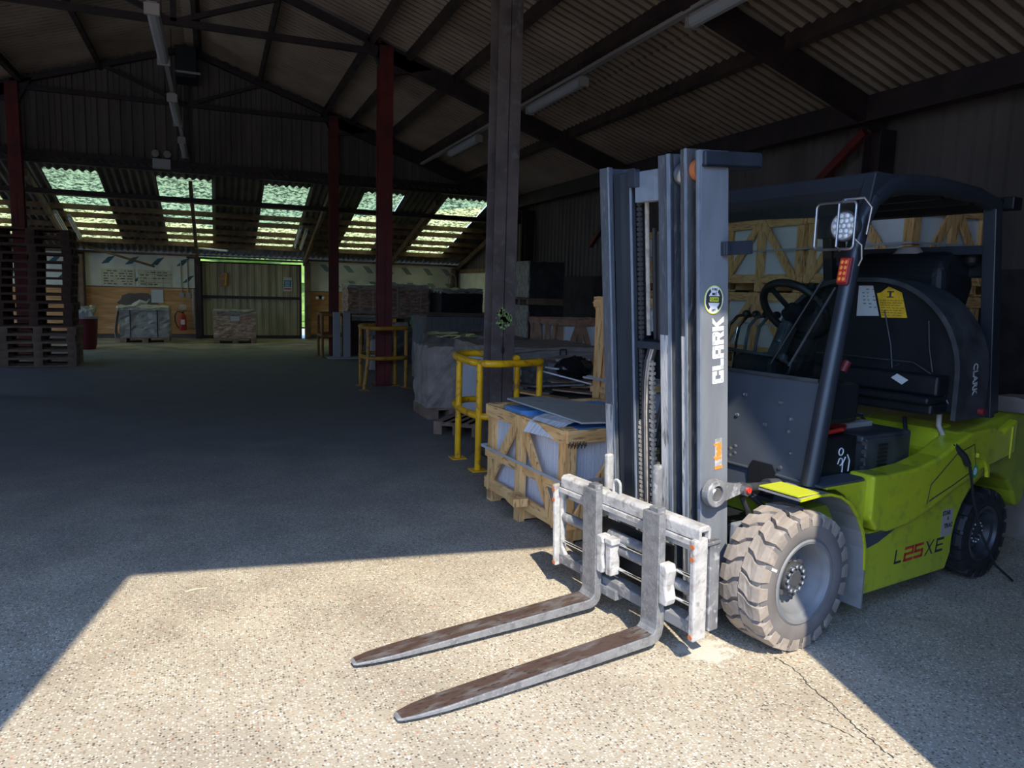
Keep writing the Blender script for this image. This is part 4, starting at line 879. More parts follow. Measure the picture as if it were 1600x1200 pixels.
mb = MB(T=Matrix.Translation((3.38, 6.66, 0.84)) @ Matrix.Rotation(0.3, 4, 'Z')); mb.ball((0, 0, 0), (0.24, 0.14, 0.11), 16, 10)
rnd = random.Random(5)
for v in mb.v: v += Vector((rnd.uniform(-.02, .02), rnd.uniform(-.02, .02), rnd.uniform(-.02, .02)))
tag(mb.build('bin_bag', 'black_gloss'), 'shiny black plastic bag on the debris heap', 'bag')
r = empty('white_bracket', (3.12, 6.28, 0.80), 0, 'white metal bracket sloping across the debris heap', 'bracket')
mb = MB(); mb.bar((-0.28, 0, 0.06), (0.27, -0.12, -0.08), 0.035, 0.014); mb.build('arm', 'white', r, 0.002)
for s in (-0.17, 0.2): mb = MB(); mb.bar((s-0.01, 0.07-s*0.2, 0.04-s*0.25), (s+0.03, -0.10-s*0.2, 0.04-s*0.25), 0.035, 0.014); mb.build('cross_piece', 'white', r, 0.002)
mb = MB(); mb.box((3.50, 6.34, 0.70), (3.57, 6.40, 0.79)); tag(mb.build('small_block', 'timber_h'), 'small pine block beside the black bag', 'block')
mb = MB(); mb.lathe([(0, 0), (0.05, 0), (0.055, 0.16), (0, 0.17)], (3.68, 6.7, 0.72), 'z', 14); tag(mb.build('green_pot', 'green_s', smooth=True), 'dark green pot at the right of the debris heap', 'pot')

# wall of crates behind the forklift
k = 0; rows = ['bottom', 'middle', 'top']; cols = ['nearest the doorway', 'second from the doorway', 'third from the doorway', 'furthest from the doorway']
for j, Y in enumerate((5.6, 6.95, 8.3, 9.65)):
    base_c = None
    for i in range(3):
        lab = '%s pine crate of pale slabs in the column %s, behind the forklift' % (rows[i], cols[j])
        if k == 0: proto = crate('slab_crate', (6.35, Y, 0), 1.0, 1.28, 0.83, 'timber', 'white_panel', lab, 0, pw=0.10, bays=2, group='crates stacked behind the forklift', faces=('L', 'F'), mid=False); 
        else: dup(proto, (6.35+0.02*((i*7+j*3) % 3), Y, 0.835*i), 0, lab, 'crates stacked behind the forklift')
        k += 1
mb = MB(); mb.blob((5.1, 2.5, 0), (6.2, 3.5, 0.95), 0.02, 6, 120); tag(mb.build('brown_pallet_load', 'board_box'), 'brown wrapped load at the right edge behind the forklift tail', 'wrapped load')

# ================================================================== FORKLIFT  (x forward to the forks, y to the near side)
FX, FY = -0.98367, -0.18001
FO = (2.367, 3.065, 0)
fl = empty('forklift', FO, math.atan2(FY, FX), 'lime green electric forklift with dark mast, forks lowered in the sunlit patch', 'forklift')
TM = Matrix.Translation((0.15, -0.012, 0)) @ Matrix.Rotation(0.088, 4, 'Y')
TC = Matrix.Translation((0.5, 0, 0.12)) @ Matrix.Rotation(0.045, 4, 'Y') @ Matrix.Translation((-0.5, 0, -0.12))
# ---- mast
for s, nm in ((1, 'near'), (-1, 'far')):
    # outer channel
    mb = MB(T=TM)
    if s > 0:
        mb.box((0.0, 0.292, 0.12), (0.17, 0.312, 2.235)); mb.box((0.0, 0.255, 0.12), (0.018, 0.292, 2.235)); mb.box((0.16, 0.285, 0.12), (0.175, 0.292, 2.235))
    else:
        mb.box((0.0, -0.355, 0.12), (0.17, -0.337, 2.235)); mb.box((0.15, -0.355, 0.12), (0.178, -0.285, 2.235)); mb.box((0.0, -0.337, 0.12), (0.018, -0.29, 2.235))
    outer = mb.build('outer_mast_rail', 'mast_worn' if s > 0 else 'mast_rail', fl, 0.003)
    mb = MB(T=TM)
    if s > 0: mb.box((0.172, 0.296, 0.12), (0.1785, 0.312, 2.235))
    else: mb.box((0.176, -0.291, 0.12), (0.181, -0.283, 2.235))
    mb.build('worn_edge', 'edge', outer)
    # middle channel
    mb = MB(T=TM)
    if s > 0: mb.box((0.04, 0.205, 0.16), (0.185, 0.243, 2.25)); 
    else: mb.box((0.04, -0.283, 0.16), (0.06, -0.16, 2.2)); mb.box((0.13, -0.283, 0.16), (0.15, -0.165, 2.2))
    mid = mb.build('middle_mast_rail', 'mast' if s < 0 else 'rail_in', fl, 0.003)
    mb = MB(T=TM)
    if s > 0: mb.box((0.183, 0.232, 0.16), (0.189, 0.244, 2.25))
    else: mb.box((0.148, -0.173, 0.16), (0.154, -0.163, 2.2))
    mb.build('worn_edge', 'edge', mid)
    # inner channel
    mb = MB(T=TM)
    if s > 0: mb.box((0.06, 0.12, 0.2), (0.19, 0.150, 2.24)); mb.box((0.165, 0.078, 0.2), (0.195, 0.150, 2.24)); mb.box((0.06, 0.078, 0.2), (0.075, 0.12, 2.24))
    else: mb.box((0.06, -0.150, 0.2), (0.175, -0.138, 2.2)); mb.box((0.155, -0.150, 0.2), (0.18, -0.118, 2.2)); 
    inn = mb.build('inner_mast_rail', 'mast_rail' if s > 0 else 'mast', fl, 0.003)
    mb = MB(T=TM)
    if s > 0: mb.box((0.193, 0.136, 0.2), (0.199, 0.153, 2.24))
    else: mb.box((0.178, -0.128, 0.2), (0.184, -0.118, 2.2))
    mb.build('worn_edge', 'edge', inn)
for (a0, a1, xf, z0, z1) in ((0.082, 0.134, 0.1955, 0.22, 1.44), (-0.350, -0.295, 0.1785, 0.14, 1.05), (0.207, 0.230, 0.1855, 0.2, 1.44)):
    mb = MB(T=TM); mb.box((xf, a0, z0), (xf+0.0008, a1, z1)); mb.build('worn_lit_face', 'worn_lit', fl)  # rubbed flange with sunlight painted in, ending at the sun edge
mb = MB(T=TM); mb.lathe([(0, -0.02), (0.045, -0.02), (0.05, -0.01), (0.05, 0.01), (0.045, 0.02), (0, 0.02)], (0.135, 0.178, 2.15), 'y', 20); mb.build('guide_roller', 'steel', fl, smooth=True)
mb = MB(T=TM); mb.lathe([(0, -0.015), (0.045, -0.015), (0.045, 0.015), (0, 0.015)], (0.13, 0.262, 2.16), 'y', 20); mb.build('guide_roller', 'rust', fl, smooth=True)
mb = MB(T=TM); mb.box((0.10, -0.125, 2.05), (0.13, 0.078, 2.19)); mb.strip([(-0.12, 0.17), (-0.06, 0.17), (-0.01, 0.185), (0.05, 0.175), (0.078, 0.17)], 2.05, 2.19, 0.012, 'xy') if False else mb.prism([(0.13, -0.12), (0.175, -0.10), (0.175, 0.03), (0.16, 0.078), (0.13, 0.078)], 2.05, 2.19, 'xy')
cmb = mb.build('top_cross_member', 'edge', fl, 0.004)
mb = MB(T=TM); mb.box((0.17, -0.115, 2.12), (0.205, -0.065, 2.20)); mb.build('lug', 'mast', cmb, 0.003)
mb = MB(T=TM); mb.box((-0.19, 0.20, 2.165), (0.165, 0.335, 2.18)); mb.box((-0.19, 0.315, 2.165), (0.165, 0.335, 2.23)); mb.prism([(-0.19, 0.20), (-0.19, 0.335), (-0.23, 0.30), (-0.23, 0.22)], 2.165, 2.225, 'xy'); mb.build('top_stay_plate', 'mast', fl, 0.006)
mb = MB(T=TM); mb.box((-0.135, 0.25, 1.79), (0.05, 0.335, 1.85)); mb.box((0.02, 0.312, 1.79), (0.045, 0.345, 1.85)); mb.build('side_bracket', 'mast', fl, 0.004)
mb = MB(T=TM)
for z_ in (0.55, 1.3): mb.box((-0.01, -0.32, z_), (0.015, 0.30, z_+0.12))
mb.build('rear_cross_member', 'mast', fl, 0.004)
# hydraulics
mb = MB(T=TM); mb.cyl((0.10, 0.035, 0.2), (0.10, 0.035, 0.92), 0.047, n=24); mb.cyl((0.10, 0.035, 0.92), (0.10, 0.035, 0.96), 0.052, n=24); mb.cyl((0.10, 0.035, 0.96), (0.10, 0.035, 1.28), 0.04, n=24)
cyl = mb.build('lift_cylinder', 'plastic', fl, smooth=True)
mb = MB(T=TM); mb.cyl((0.10, 0.035, 1.28), (0.10, 0.035, 1.33), 0.03, n=20); mb.build('cylinder_rod', 'chrome', cyl, smooth=True)
mb = MB(T=TM); mb.box((0.08, -0.125, 1.36), (0.16, 0.078, 1.395)); mb.box((0.08, 0.055, 1.15), (0.16, 0.078, 1.395)); mb.box((0.08, -0.125, 1.30), (0.15, -0.112, 1.395)); mb.box((0.075, -0.12, 1.2), (0.082, 0.07, 1.39)); mb.build('crosshead_box', 'mast', fl, 0.008)
for yy, nm in ((-0.105, 0), (-0.022, 1)):
    mb = MB(T=TM); zt = 1.30 if nm else 0.98
    z_ = 0.2; q = 0
    while z_ < zt:
        wd = 0.016 if q % 2 == 0 else 0.010
        mb.box((0.145, yy-wd, z_), (0.163, yy+wd, z_+0.015)); mb.box((0.150, yy-0.009, z_), (0.158, yy+0.009, z_+0.024)); z_ += 0.0235; q += 1
    mb.build('lift_chain', 'chain', fl)  # lower runs: dust and sunlight both put into the chain colour
mb = MB(T=TM); z_ = 0.98
while z_ < 2.04:
    mb.box((0.132, -0.118, z_), (0.15, -0.098, z_+0.016)); mb.box((0.137, -0.114, z_), (0.145, -0.102, z_+0.024)); z_ += 0.0235
mb.build('lift_chain', 'chain_shaded', fl)  # upper run of the chain, its shade put into the colour
mb = MB(T=TM); mb.lathe([(0, -0.016), (0.05, -0.016), (0.05, -0.01), (0.04, -0.006), (0.04, 0.006), (0.05, 0.01), (0.05, 0.016), (0, 0.016)], (0.09, 0.045, 1.95), 'y', 24); mb.build('chain_pulley', 'plastic_g', fl, smooth=True)
mb = MB(T=TM); mb.lathe([(0, -0.02), (0.018, -0.02), (0.018, 0.02), (0, 0.02)], (0.09, 0.05, 1.95), 'y', 12); mb.build('pulley_pin', 'steel', fl, smooth=True)
mb = MB(T=TM)
mb.cyl((0.12, -0.078, 1.42), (0.12, -0.078, 2.05), 0.011, n=8)
mb.build('lift_pipe', 'chain', fl, smooth=True)
mb = MB(T=TM); mb.cyl((0.105, -0.045, 1.4), (0.105, -0.045, 1.93), 0.012, n=8); mb.cyl((0.1, -0.02, 1.4), (0.1, -0.02, 1.9), 0.012, n=8); mb.build('hydraulic_hose', 'rubber', fl, smooth=True)
for k, m in ((0, 'rubber'), (1, 'steel'), (2, 'chain'), (3, 'rubber')):
    mb = MB(T=TM); yy = -0.088+0.015*k
    mb.tube([(0.15, yy-0.004, 0.2), (0.155, yy-0.004, 0.6), (0.157, yy, 1.05), (0.155, yy+0.006, 1.2), (0.15, yy+0.02, 1.3), (0.14, yy+0.035, 1.36)], 0.0085, 8); mb.build('hydraulic_hose', m, fl, smooth=True)
# tilt pivot lug and cylinder
mb = MB()
cx_, cz_ = 0.345, 0.715
mb.lathe([(0.036, 0.318), (0.060, 0.318), (0.064, 0.322), (0.064, 0.358), (0.060, 0.362), (0.036, 0.362), (0.036, 0.318)], (cx_, 0, cz_), 'y', 32)
mb.prism([(cx_-0.045, cz_+0.045), (0.20, 0.742), (0.15, 0.738), (0.15, 0.700), (0.20, 0.690), (cx_-0.045, cz_-0.045)], 0.325, 0.356); lug = mb.build('tilt_lug', 'carr_dk', fl, 0.003)
mb = MB(); mb.lathe([(0, 0.0), (0.026, 0.0), (0.032, -0.006), (0.032, -0.04), (0, -0.04)], (cx_-0.002, 0.358, cz_-0.004), 'y', 24); mb.build('pin', 'steel', lug, smooth=True)
mb = MB(); mb.cyl((0.16, 0.335, 0.715), (-0.02, 0.335, 0.70), 0.022, n=16); mb.cyl((-0.02, 0.335, 0.70), (-0.25, 0.335, 0.68), 0.038, n=16)
tc_ = mb.build('tilt_cylinder', 'plastic_g', fl, smooth=True)
mb = MB(); mb.lathe([(0, -0.02), (0.03, -0.02), (0.03, 0.02), (0, 0.02)], (0.165, 0.36, 0.715), 'y', 8); mb.build('clevis_nut', 'steel', tc_)
mb = MB(); mb.lathe([(0, -0.0), (0.014, -0.0), (0.014, 0.01), (0, 0.01)], (0.165, 0.38, 0.715), 'y', 12); mb.build('pin_end', 'red', tc_)
mb = MB(); mb.cyl((0.10, 0.33, 0.60), (0.02, 0.33, 0.30), 0.012, n=8); mb.tube([(0.12, 0.31, 0.66), (0.06, 0.36, 0.5), (0.04, 0.32, 0.35), (0.1, 0.3, 0.25)], 0.012, 8); mb.tube([(0.08, 0.30, 0.68), (0.0, 0.35, 0.6), (-0.1, 0.3, 0.5)], 0.012, 8); mb.build('hydraulic_hose', 'rubber', fl, smooth=True)
mb = MB(); mb.box((0.10, 0.315, 0.17), (0.20, 0.35, 0.55)); mb.box((0.12, 0.34, 0.3), (0.2, 0.36, 0.36)); mb.build('mast_foot', 'mast_worn', fl, 0.01)
for dx, dz in ((0, 0), (0.035, 0.008), (0.0, 0.035), (0.035, 0.043)):
    mb = MB(); mb.lathe([(0, -0.0), (0.010, -0.0), (0.009, 0.01), (0, 0.012)], (0.07-dx, -0.12+0.30, 0.83+dz), 'x', 8); mb.build('bolt', 'steel', fl)
# ---- carriage
mb = MB(T=TC)
mb.prism([(0.505, 0.575), (0.505, 0.625), (0.52, 0.64), (0.56, 0.64), (0.575, 0.625), (0.575, 0.575), (0.56, 0.575), (0.56, 0.615), (0.52, 0.615), (0.52, 0.575)], -0.49, 0.50)
car = mb.build('carriage', 'carr', fl, 0.004)
mb = MB(T=TC); mb.box((0.545, -0.50, 0.545), (0.58, 0.48, 0.572)); mb.build('upper_bar', 'carr', car, 0.004)
mb = MB(T=TC); mb.box((0.50, -0.50, 0.50), (0.53, 0.48, 0.53)); mb.build('backing_bar', 'carr', car, 0.003)
mb = MB(T=TC); mb.box((0.49, -0.50, 0.535), (0.52, 0.48, 0.60)); mb.build('rear_bar', 'carr_dk', car, 0.003)
mb = MB(T=TC); mb.box((0.50, -0.51, 0.145), (0.575, 0.47, 0.20)); mb.build('lower_bar', 'carr_dk', car, 0.005)
mb = MB(T=TC); mb.box((0.50, -0.30, 0.115), (0.59, -0.02, 0.165)); mb.build('lower_hook', 'carr_dk', car, 0.005)
for s, y0, y1 in ((-1, -0.535, -0.51), (1, 0.468, 0.50)):
    mb = MB(T=TC); mb.box((0.52, y0, 0.13), (0.60, y1, 0.585)); 
    yi = y1 if s < 0 else y0
    mb.prism([(yi, 0.19), (yi-s*0.055, 0.19), (yi-s*0.02, 0.24), (yi-s*0.012, 0.45), (yi-s*0.045, 0.55), (yi, 0.55)], 0.545, 0.57, 'yz')
    ep = mb.build('end_plate', 'carr', car, 0.008)
    mb = MB(T=TC)
    for z_ in (0.555, 0.15, 0.50): mb.lathe([(0, 0), (0.012, 0), (0.012, 0.003), (0, 0.003)], (0.6, (y0+y1)/2, z_), 'x', 8)
    mb.build('rust_spot', 'rust', ep)
for z_, m in ((0.40, 'chrome'), (0.27, 'chrome')):
    mb = MB(T=TC); mb.cyl((0.555, -0.51, z_), (0.555, 0.47, z_), 0.010, n=12); mb.build('slide_rod', m, car, smooth=True)
for z_, a, b in ((0.40, -0.51, -0.28), (0.36, -0.05, 0.18), (0.42, -0.12, 0.18), (0.33, 0.32, 0.47)):
    mb = MB(T=TC); mb.cyl((0.54, a, z_), (0.54, b, z_), 0.026, n=16); mb.build('side_cylinder', 'carr_dk', car, smooth=True)
mb = MB(T=TC); mb.box((0.47, -0.25, 0.24), (0.49, 0.25, 0.46)); mb.build('rear_plate', 'plastic', car)
mb = MB(T=TC); mb.box((0.55, -0.075, 0.24), (0.61, -0.035, 0.42)); mb.box((0.54, -0.08, 0.40), (0.615, -0.02, 0.43)); mb.build('centre_block', 'carr', car, 0.006)
for yc in (-0.115, 0.325):
    mb = MB(T=TC); mb.prism([(yc-0.02, 0.24), (yc+0.025, 0.24), (yc+0.035, 0.27), (yc+0.022, 0.33), (yc+0.035, 0.40), (yc+0.025, 0.43), (yc-0.02, 0.43)], 0.56, 0.62, 'yz'); mb.build('fork_clamp', 'carr', car, 0.008)
mb = MB(T=TC); mb.tube([(0.54, -0.10, 0.63)]+[(0.54, -0.075+0.025*math.cos(math.radians(a)), 0.68+0.025*math.sin(math.radians(a))) for a in range(180, -1, -30)]+[(0.54, -0.05, 0.63)], 0.0075, 8); mb.build('lifting_loop', 'carr', car, smooth=True)
for yy, zt in ((-0.215, 0.80), (0.135, 0.82)):
    mb = MB(T=TC); mb.box((0.455, yy-0.012, 0.55), (0.50, yy+0.02, zt)); mb.build('backrest_post', 'carr_dk' if yy > 0 else 'carr', car, 0.01)
mb = MB(T=TC); mb.box((0.44, 0.475, 0.15), (0.50, 0.493, 0.56)); mb.box((0.44, 0.46, 0.545), (0.52, 0.50, 0.56)); mb.build('side_plate', 'carr_dk', car, 0.004)
# ---- forks
TF = Matrix.Translation((1.80, 0, -0.008)) @ Matrix.Rotation(0.042, 4, 'Y') @ Matrix.Translation((-1.80, 0, 0))
TF0 = TF
for yc, yaw in ((-0.19, -0.032), (0.25, -0.014)):
    TF = TF0 @ Matrix.Translation((0.6, yc, 0)) @ Matrix.Rotation(yaw, 4, 'Z') @ Matrix.Translation((-0.6, -yc, 0))
    mb = MB(T=TF); hw = 0.056
    prof = [(0.575, 0.60), (0.575, 0.075), (0.585, 0.035), (0.605, 0.012), (0.64, 0.0), (1.0, 0.004), (1.0, 0.046), (0.66, 0.046), (0.635, 0.052), (0.622, 0.068), (0.618, 0.09), (0.615, 0.60)]
    mb.prism(prof, yc-hw, yc+hw)
    secs = [(1.0, hw, 0.004, 0.046), (1.45, hw, 0.016, 0.045), (1.66, hw*0.97, 0.024, 0.044), (1.77, hw*0.80, 0.028, 0.043), (1.835, hw*0.55, 0.030, 0.041), (1.85, hw*0.36, 0.031, 0.039)]
    vs = []; fs = []; 
    for X, h_, a, b in secs: vs += [(X, yc-h_, a), (X, yc+h_, a), (X, yc+h_, b), (X, yc-h_, b)]
    for i in range(len(secs)-1):
        for k in range(4): fs.append((i*4+k, i*4+(k+1) % 4, i*4+4+(k+1) % 4, i*4+4+k))
    n_ = len(secs)*4; fs.append((n_-4, n_-3, n_-2, n_-1)); 
    mb.add(vs, fs)
    fk = mb.build('fork', 'fork', fl, 0.004)
    mb = MB(T=TF); vs = []; fs = []
    for X, h_, a, b in [(0.635, hw, 0, 0.0495)]+secs[:5]: vs += [(X, yc-h_+0.005, b+0.0012), (X, yc+h_-0.005, b+0.0012)]
    for i in range(5): fs.append((2*i, 2*i+2, 2*i+3, 2*i+1))
    mb.add(vs, fs); mb.build('worn_top', 'fork_top', fk)
    mb = MB(T=TF); mb.box((0.555, yc-0.03, 0.50), (0.60, yc+0.03, 0.62)); mb.build('fork_hook', 'carr_dk', fk, 0.004)
# ---- front wheels
def wheel(cx, cy, rad, wd, name, dusty=True, side=1, nl=22):
    c = (cx, cy, rad); h = wd/2
    m1 = 'tyre' if dusty else 'rubber'; m2 = 'tyre_side' if dusty else 'rubber'
    R0 = rad-0.022; RI = rad*0.58
    mb = MB(); prof = [(RI, -h*0.86), (R0-0.04, -h), (R0-0.005, -h*0.93), (R0, -h*0.8), (R0, h*0.8), (R0-0.005, h*0.93), (R0-0.04, h), (R0-0.055, h*1.01), (RI+0.03, h), (RI+0.012, h*0.93), (RI, h*0.86), (RI, -h*0.86)]
    mb.lathe(prof, c, 'y', 64); ty = mb.build('tyre', m2, fl, smooth=True)
    mb = MB(); mb.lathe([(R0-0.002, -h*0.9), (R0+0.0015, -h*0.8), (R0+0.0015, h*0.8), (R0-0.002, h*0.9)], c, 'y', 64)
    for k in range(nl):
        for sd_ in (-1, 1):
            a0 = 2*PI*(k+(0.5 if sd_ < 0 else 0))/nl; da = 2*PI/nl
            # (fraction across, skew, half width)
            segs = [(0.02, 0.42, 0.40), (0.30, 0.30, 0.40), (0.55, 0.02, 0.42), (0.72, 0.0, 0.39), (1.0, 0.0, 0.36), (1.03, 0.0, 0.34)]
            vs = []; fs = []
            for q, (f, sk, w_) in enumerate(segs):
                ro = rad if q < 4 else (rad-0.007 if q == 4 else rad-0.035)
                ri = R0-0.01 if q < 5 else rad-0.06
                for aa, rr in ((a0+(sk-w_)*da, ri), (a0+(sk+w_)*da, ri), (a0+(sk+w_*0.94)*da, ro), (a0+(sk-w_*0.94)*da, ro)):
                    vs.append((c[0]+rr*math.cos(aa), c[1]+sd_*f*h*0.985, c[2]+rr*math.sin(aa)))
            for i in range(len(segs)-1):
                for j in range(4): fs.append((i*4+j, i*4+(j+1) % 4, i*4+4+(j+1) % 4, i*4+4+j))
            fs.append((0, 1, 2, 3)); L_ = (len(segs)-1)*4; fs.append((L_+3, L_+2, L_+1, L_))
            if sd_ < 0: fs = [f[::-1] for f in fs]
            mb.add(vs, fs)
    mb.build('tread', m1, ty)
    s = side
    mb = MB(); mb.lathe([(RI+0.012, s*h*0.94), (RI+0.004, s*h*0.99), (RI-0.008, s*h*0.97), (RI-0.014, s*h*0.80), (RI-0.03, s*h*0.70), (RI-0.045, s*h*0.2), (RI-0.055, s*0.0), (0.07, -s*0.01), (0, -s*0.01)], c, 'y', 48); rm_ = mb.build('rim', 'rim' if dusty else 'plastic_g', fl, smooth=True)
    mb = MB(); mb.lathe([(0.075, -s*0.01), (0.073, s*h*0.38), (0.070, s*h*0.44), (0.045, s*h*0.45), (0.035, s*h*0.52), (0, s*h*0.52)], c, 'y', 32); mb.build('hub', 'plastic_g', rm_, smooth=True)
    mb = MB(); mb.lathe([(0.098, s*0.0), (0.096, s*0.012), (0.07, s*0.016)], c, 'y', 32); mb.build('hub_flange', 'rim' if dusty else 'plastic_g', rm_, smooth=True)
    for k in range(12):
        a = 2*PI*k/12; mb = MB(); mb.lathe([(0.0, 0), (0.0105, 0), (0.0105, s*0.014), (0.007, s*0.019), (0, s*0.019)], (c[0]+0.058*math.cos(a), c[1]+s*h*0.44, c[2]+0.058*math.sin(a)), 'y', 8); mb.build('hub_bolt', 'steel', rm_)
    for k in range(6):
        a = 2*PI*k/6+0.3; mb = MB(); mb.lathe([(0.0, 0), (0.013, 0), (0.013, s*0.024), (0, s*0.028)], (c[0]+0.088*math.cos(a), c[1]+s*0.012, c[2]+0.088*math.sin(a)), 'y', 8); mb.build('wheel_nut', 'steel', rm_)
    return ty
w1 = wheel(0.02, 0.505, 0.325, 0.225, 'front')
mb = MB(); 
for k in range(1): 
    a = math.radians(24); mb.bar((0.02+0.272*math.cos(a), 0.6195, 0.325+0.272*math.sin(a)), (0.02+0.235*math.cos(a), 0.6195, 0.325+0.235*math.sin(a)), 0.002, 0.012, (1, 0, 0.3))
mb.build('side_mark', 'white', w1)
wheel(-0.005, -0.475, 0.33, 0.225, 'front', side=-1)
wheel(-1.70, 0.47, 0.268, 0.20, 'rear', dusty=False, nl=18)
wheel(-1.70, -0.47, 0.268, 0.19, 'rear', dusty=False, side=-1, nl=18)
mb = MB(); mb.cyl((-0.005, -0.38, 0.33), (-0.005, 0.38, 0.33), 0.09, n=20); mb.box((-0.2, -0.35, 0.16), (0.1, 0.35, 0.5)); mb.build('drive_axle', 'plastic', fl, 0.01)
mb = MB(); mb.cyl((-1.66, -0.34, 0.27), (-1.66, 0.34, 0.27), 0.05, n=16); mb.build('steer_axle', 'plastic', fl)
# ---- body
def arc(cx, cz, r, a0, a1, n): return [(cx+r*math.cos(math.radians(a0+(a1-a0)*k/n)), cz+r*math.sin(math.radians(a0+(a1-a0)*k/n))) for k in range(n+1)]
for s in (1, -1):
    low = [(-0.43, 0.15), (-0.43, 0.47), (-0.62, 0.455), (-0.72, 0.45), (-1.9, 0.64)]+arc(-1.67, 0.29, 0.37, 60, 178, 8)+[(-1.27, 0.145)]
    low = [(-0.46, 0.15), (-1.26, 0.145)]+arc(-1.70, 0.27, 0.40, -5, 78, 8)+[(-1.62, 0.70), (-1.2, 0.60), (-0.85, 0.50), (-0.46, 0.46)]
    mb = MB(); mb.prism(low, s*0.40, s*0.583); lp = mb.build('lower_body_panel', 'green', fl, 0.008)
    pod = [(-0.455, 0.545), (-0.51, 0.485), (-0.62, 0.462), (-0.80, 0.475), (-1.0, 0.525), (-1.22, 0.60), (-1.5, 0.685), (-1.86, 0.745), (-1.86, 0.945), (-1.74, 0.90), (-1.70, 0.875), (-1.60, 0.915), (-1.35, 0.905), (-1.2, 0.86), (-1.05, 0.80), (-0.85, 0.765), (-0.60, 0.755), (-0.455, 0.765)]
    mb = MB(); mb.prism(pod, s*0.475, s*0.612); pc = mb.build('side_cover', 'green', fl, 0.016, seg=3)
    if s > 0: near_low, near_pod = lp, pc
# step mat, recess, seam on the near side
mb = MB(); mb.prism([(-0.435, 0.462), (-0.74, 0.452), (-0.46, 0.466)] if False else [(-0.46, 0.5836), (-0.72, 0.5836), (-0.55, 0.47), (-0.46, 0.47)], 0.455, 0.463, 'xy'); mb.build('step_mat', 'mat_step', near_low)
mb = MB(); mb.prism([(-0.462, 0.385), (-0.462, 0.455), (-0.72, 0.452), (-0.58, 0.405)], 0.583, 0.5845); mb.build('step_edge_mat', 'mat_step', near_low)
mb = MB()
def line(mb, pts, y, wd=0.004, th=0.0012):
    for a, b in zip(pts, pts[1:]): mb.bar((a[0], y, a[1]), (b[0], y, b[1]), th, wd, (0, 0, 1))
line(mb, [(-0.95, 0.56), (-0.97, 0.66), (-1.20, 0.80), (-1.38, 0.84), (-1.42, 0.70), (-1.2, 0.635), (-0.97, 0.575)], 0.6128, 0.006); mb.build('recess_line', 'ink', near_pod)
mb = MB(); mb.prism(arc(-1.40, 0.64, 0.15, 90, 180, 6)+arc(-1.40, 0.64, 0.125, 180, 90, 6), 0.612, 0.63); mb.build('grab_lip', 'green', near_pod, 0.003)
mb = MB(); mb.prism([(-1.415+0.030*math.cos(k*PI/10), 0.685+0.036*math.sin(k*PI/10)) for k in range(20)], 0.612, 0.6135); st = mb.build('round_sticker', 'green_s', near_pod)
mb = MB(); mb.prism([(-1.415+0.018*math.cos(k*PI/6), 0.685+0.022*math.sin(k*PI/6)) for k in range(12)], 0.6135, 0.6145); mb.build('sticker_centre', 'sky_b', near_pod)
mb = MB(); mb.box((-1.80, 0.6115, 0.72), (-1.79, 0.618, 0.905)); mb.build('edge_highlight', 'green_lit', near_pod)  # painted highlight near the rear edge of the cover
# counterweight and inner body
mb = MB(); mb.prism([(-1.30, 0.40), (-1.30, 0.90), (-1.86, 0.97), (-2.10, 0.95), (-2.16, 0.85), (-2.14, 0.42), (-2.08, 0.38)]+arc(-1.70, 0.27, 0.36, 160, 20, 8), -0.57, 0.57); cw = mb.build('counterweight', 'green_d', fl, 0.03, seg=3)
mb = MB(); mb.box((-1.3, -0.46, 0.16), (-0.15, 0.46, 0.60)); mb.build('battery_tray', 'green_d', fl, 0.005)
mb = MB(); mb.prism([(-0.14, 0.725), (-0.14, 0.74), (-0.46, 0.735), (-0.46, 0.48), (-0.43, 0.50), (-0.37, 0.60), (-0.29, 0.68), (-0.21, 0.72)], 0.40, 0.575); mb.build('front_body_corner', 'green', fl, 0.006)
mb = MB(); mb.prism([(-0.10, 0.575), (-0.43, 0.578), (-0.47, 0.53), (-0.55, 0.50), (-0.45, 0.47), (-0.45, 0.0), (-0.10, 0.0)], 0.738, 0.748, 'xy'); mb.build('floor_mat', 'mat_step', fl, 0.002)
mb = MB(); mb.box((-1.28, 0.05, 0.60), (-0.6, 0.46, 0.68)); mb.prism([(-0.75, 0.10), (-1.25, 0.10), (-1.30, 0.46), (-1.1, 0.47)], 0.70, 0.83, 'xy') if False else None; mb.build('compartment_floor', 'green', fl, 0.006)
mb = MB(); mb.box((-1.29, -0.46, 0.60), (-0.60, 0.02, 0.86)); mb.build('inner_ledge', 'green', fl, 0.01)
mb = MB(); mb.prism([(-1.42, 0.60), (-1.30, 0.60), (-1.22, 0.80), (-1.30, 0.90), (-1.42, 0.93)], 0.0, 0.47); mb.build('rear_bulkhead', 'green', fl, 0.02)
# batteries and cables
mb = MB(); mb.box((-0.53, 0.14, 0.745), (-0.23, 0.46, 0.93)); ba = mb.build('battery', 'plastic', fl, 0.008)
mb = MB(); mb.tube([(-0.40+0.018*math.cos(k*PI/5), 0.4625, 0.86+0.018*math.sin(k*PI/5)) for k in range(10)], 0.003, 6, True); mb.tube([(-0.38, 0.4625, 0.80)]+[(-0.40+0.018*math.cos(math.radians(a)), 0.4625, 0.81+0.018*math.sin(math.radians(a))) for a in range(60, 300, 30)], 0.003, 6); mb.tube([(-0.42, 0.4625, 0.755), (-0.42, 0.4625, 0.80), (-0.44, 0.4625, 0.83)], 0.003, 6); mb.tube([(-0.47, 0.4625, 0.755), (-0.475, 0.4625, 0.81), (-0.455, 0.4625, 0.84)], 0.003, 6); mb.build('crane_symbol', 'white', ba)
mb = MB(); mb.box((-1.00, 0.16, 0.69), (-0.60, 0.47, 0.905)); mb.box((-1.02, 0.18, 0.885), (-0.58, 0.46, 0.92))
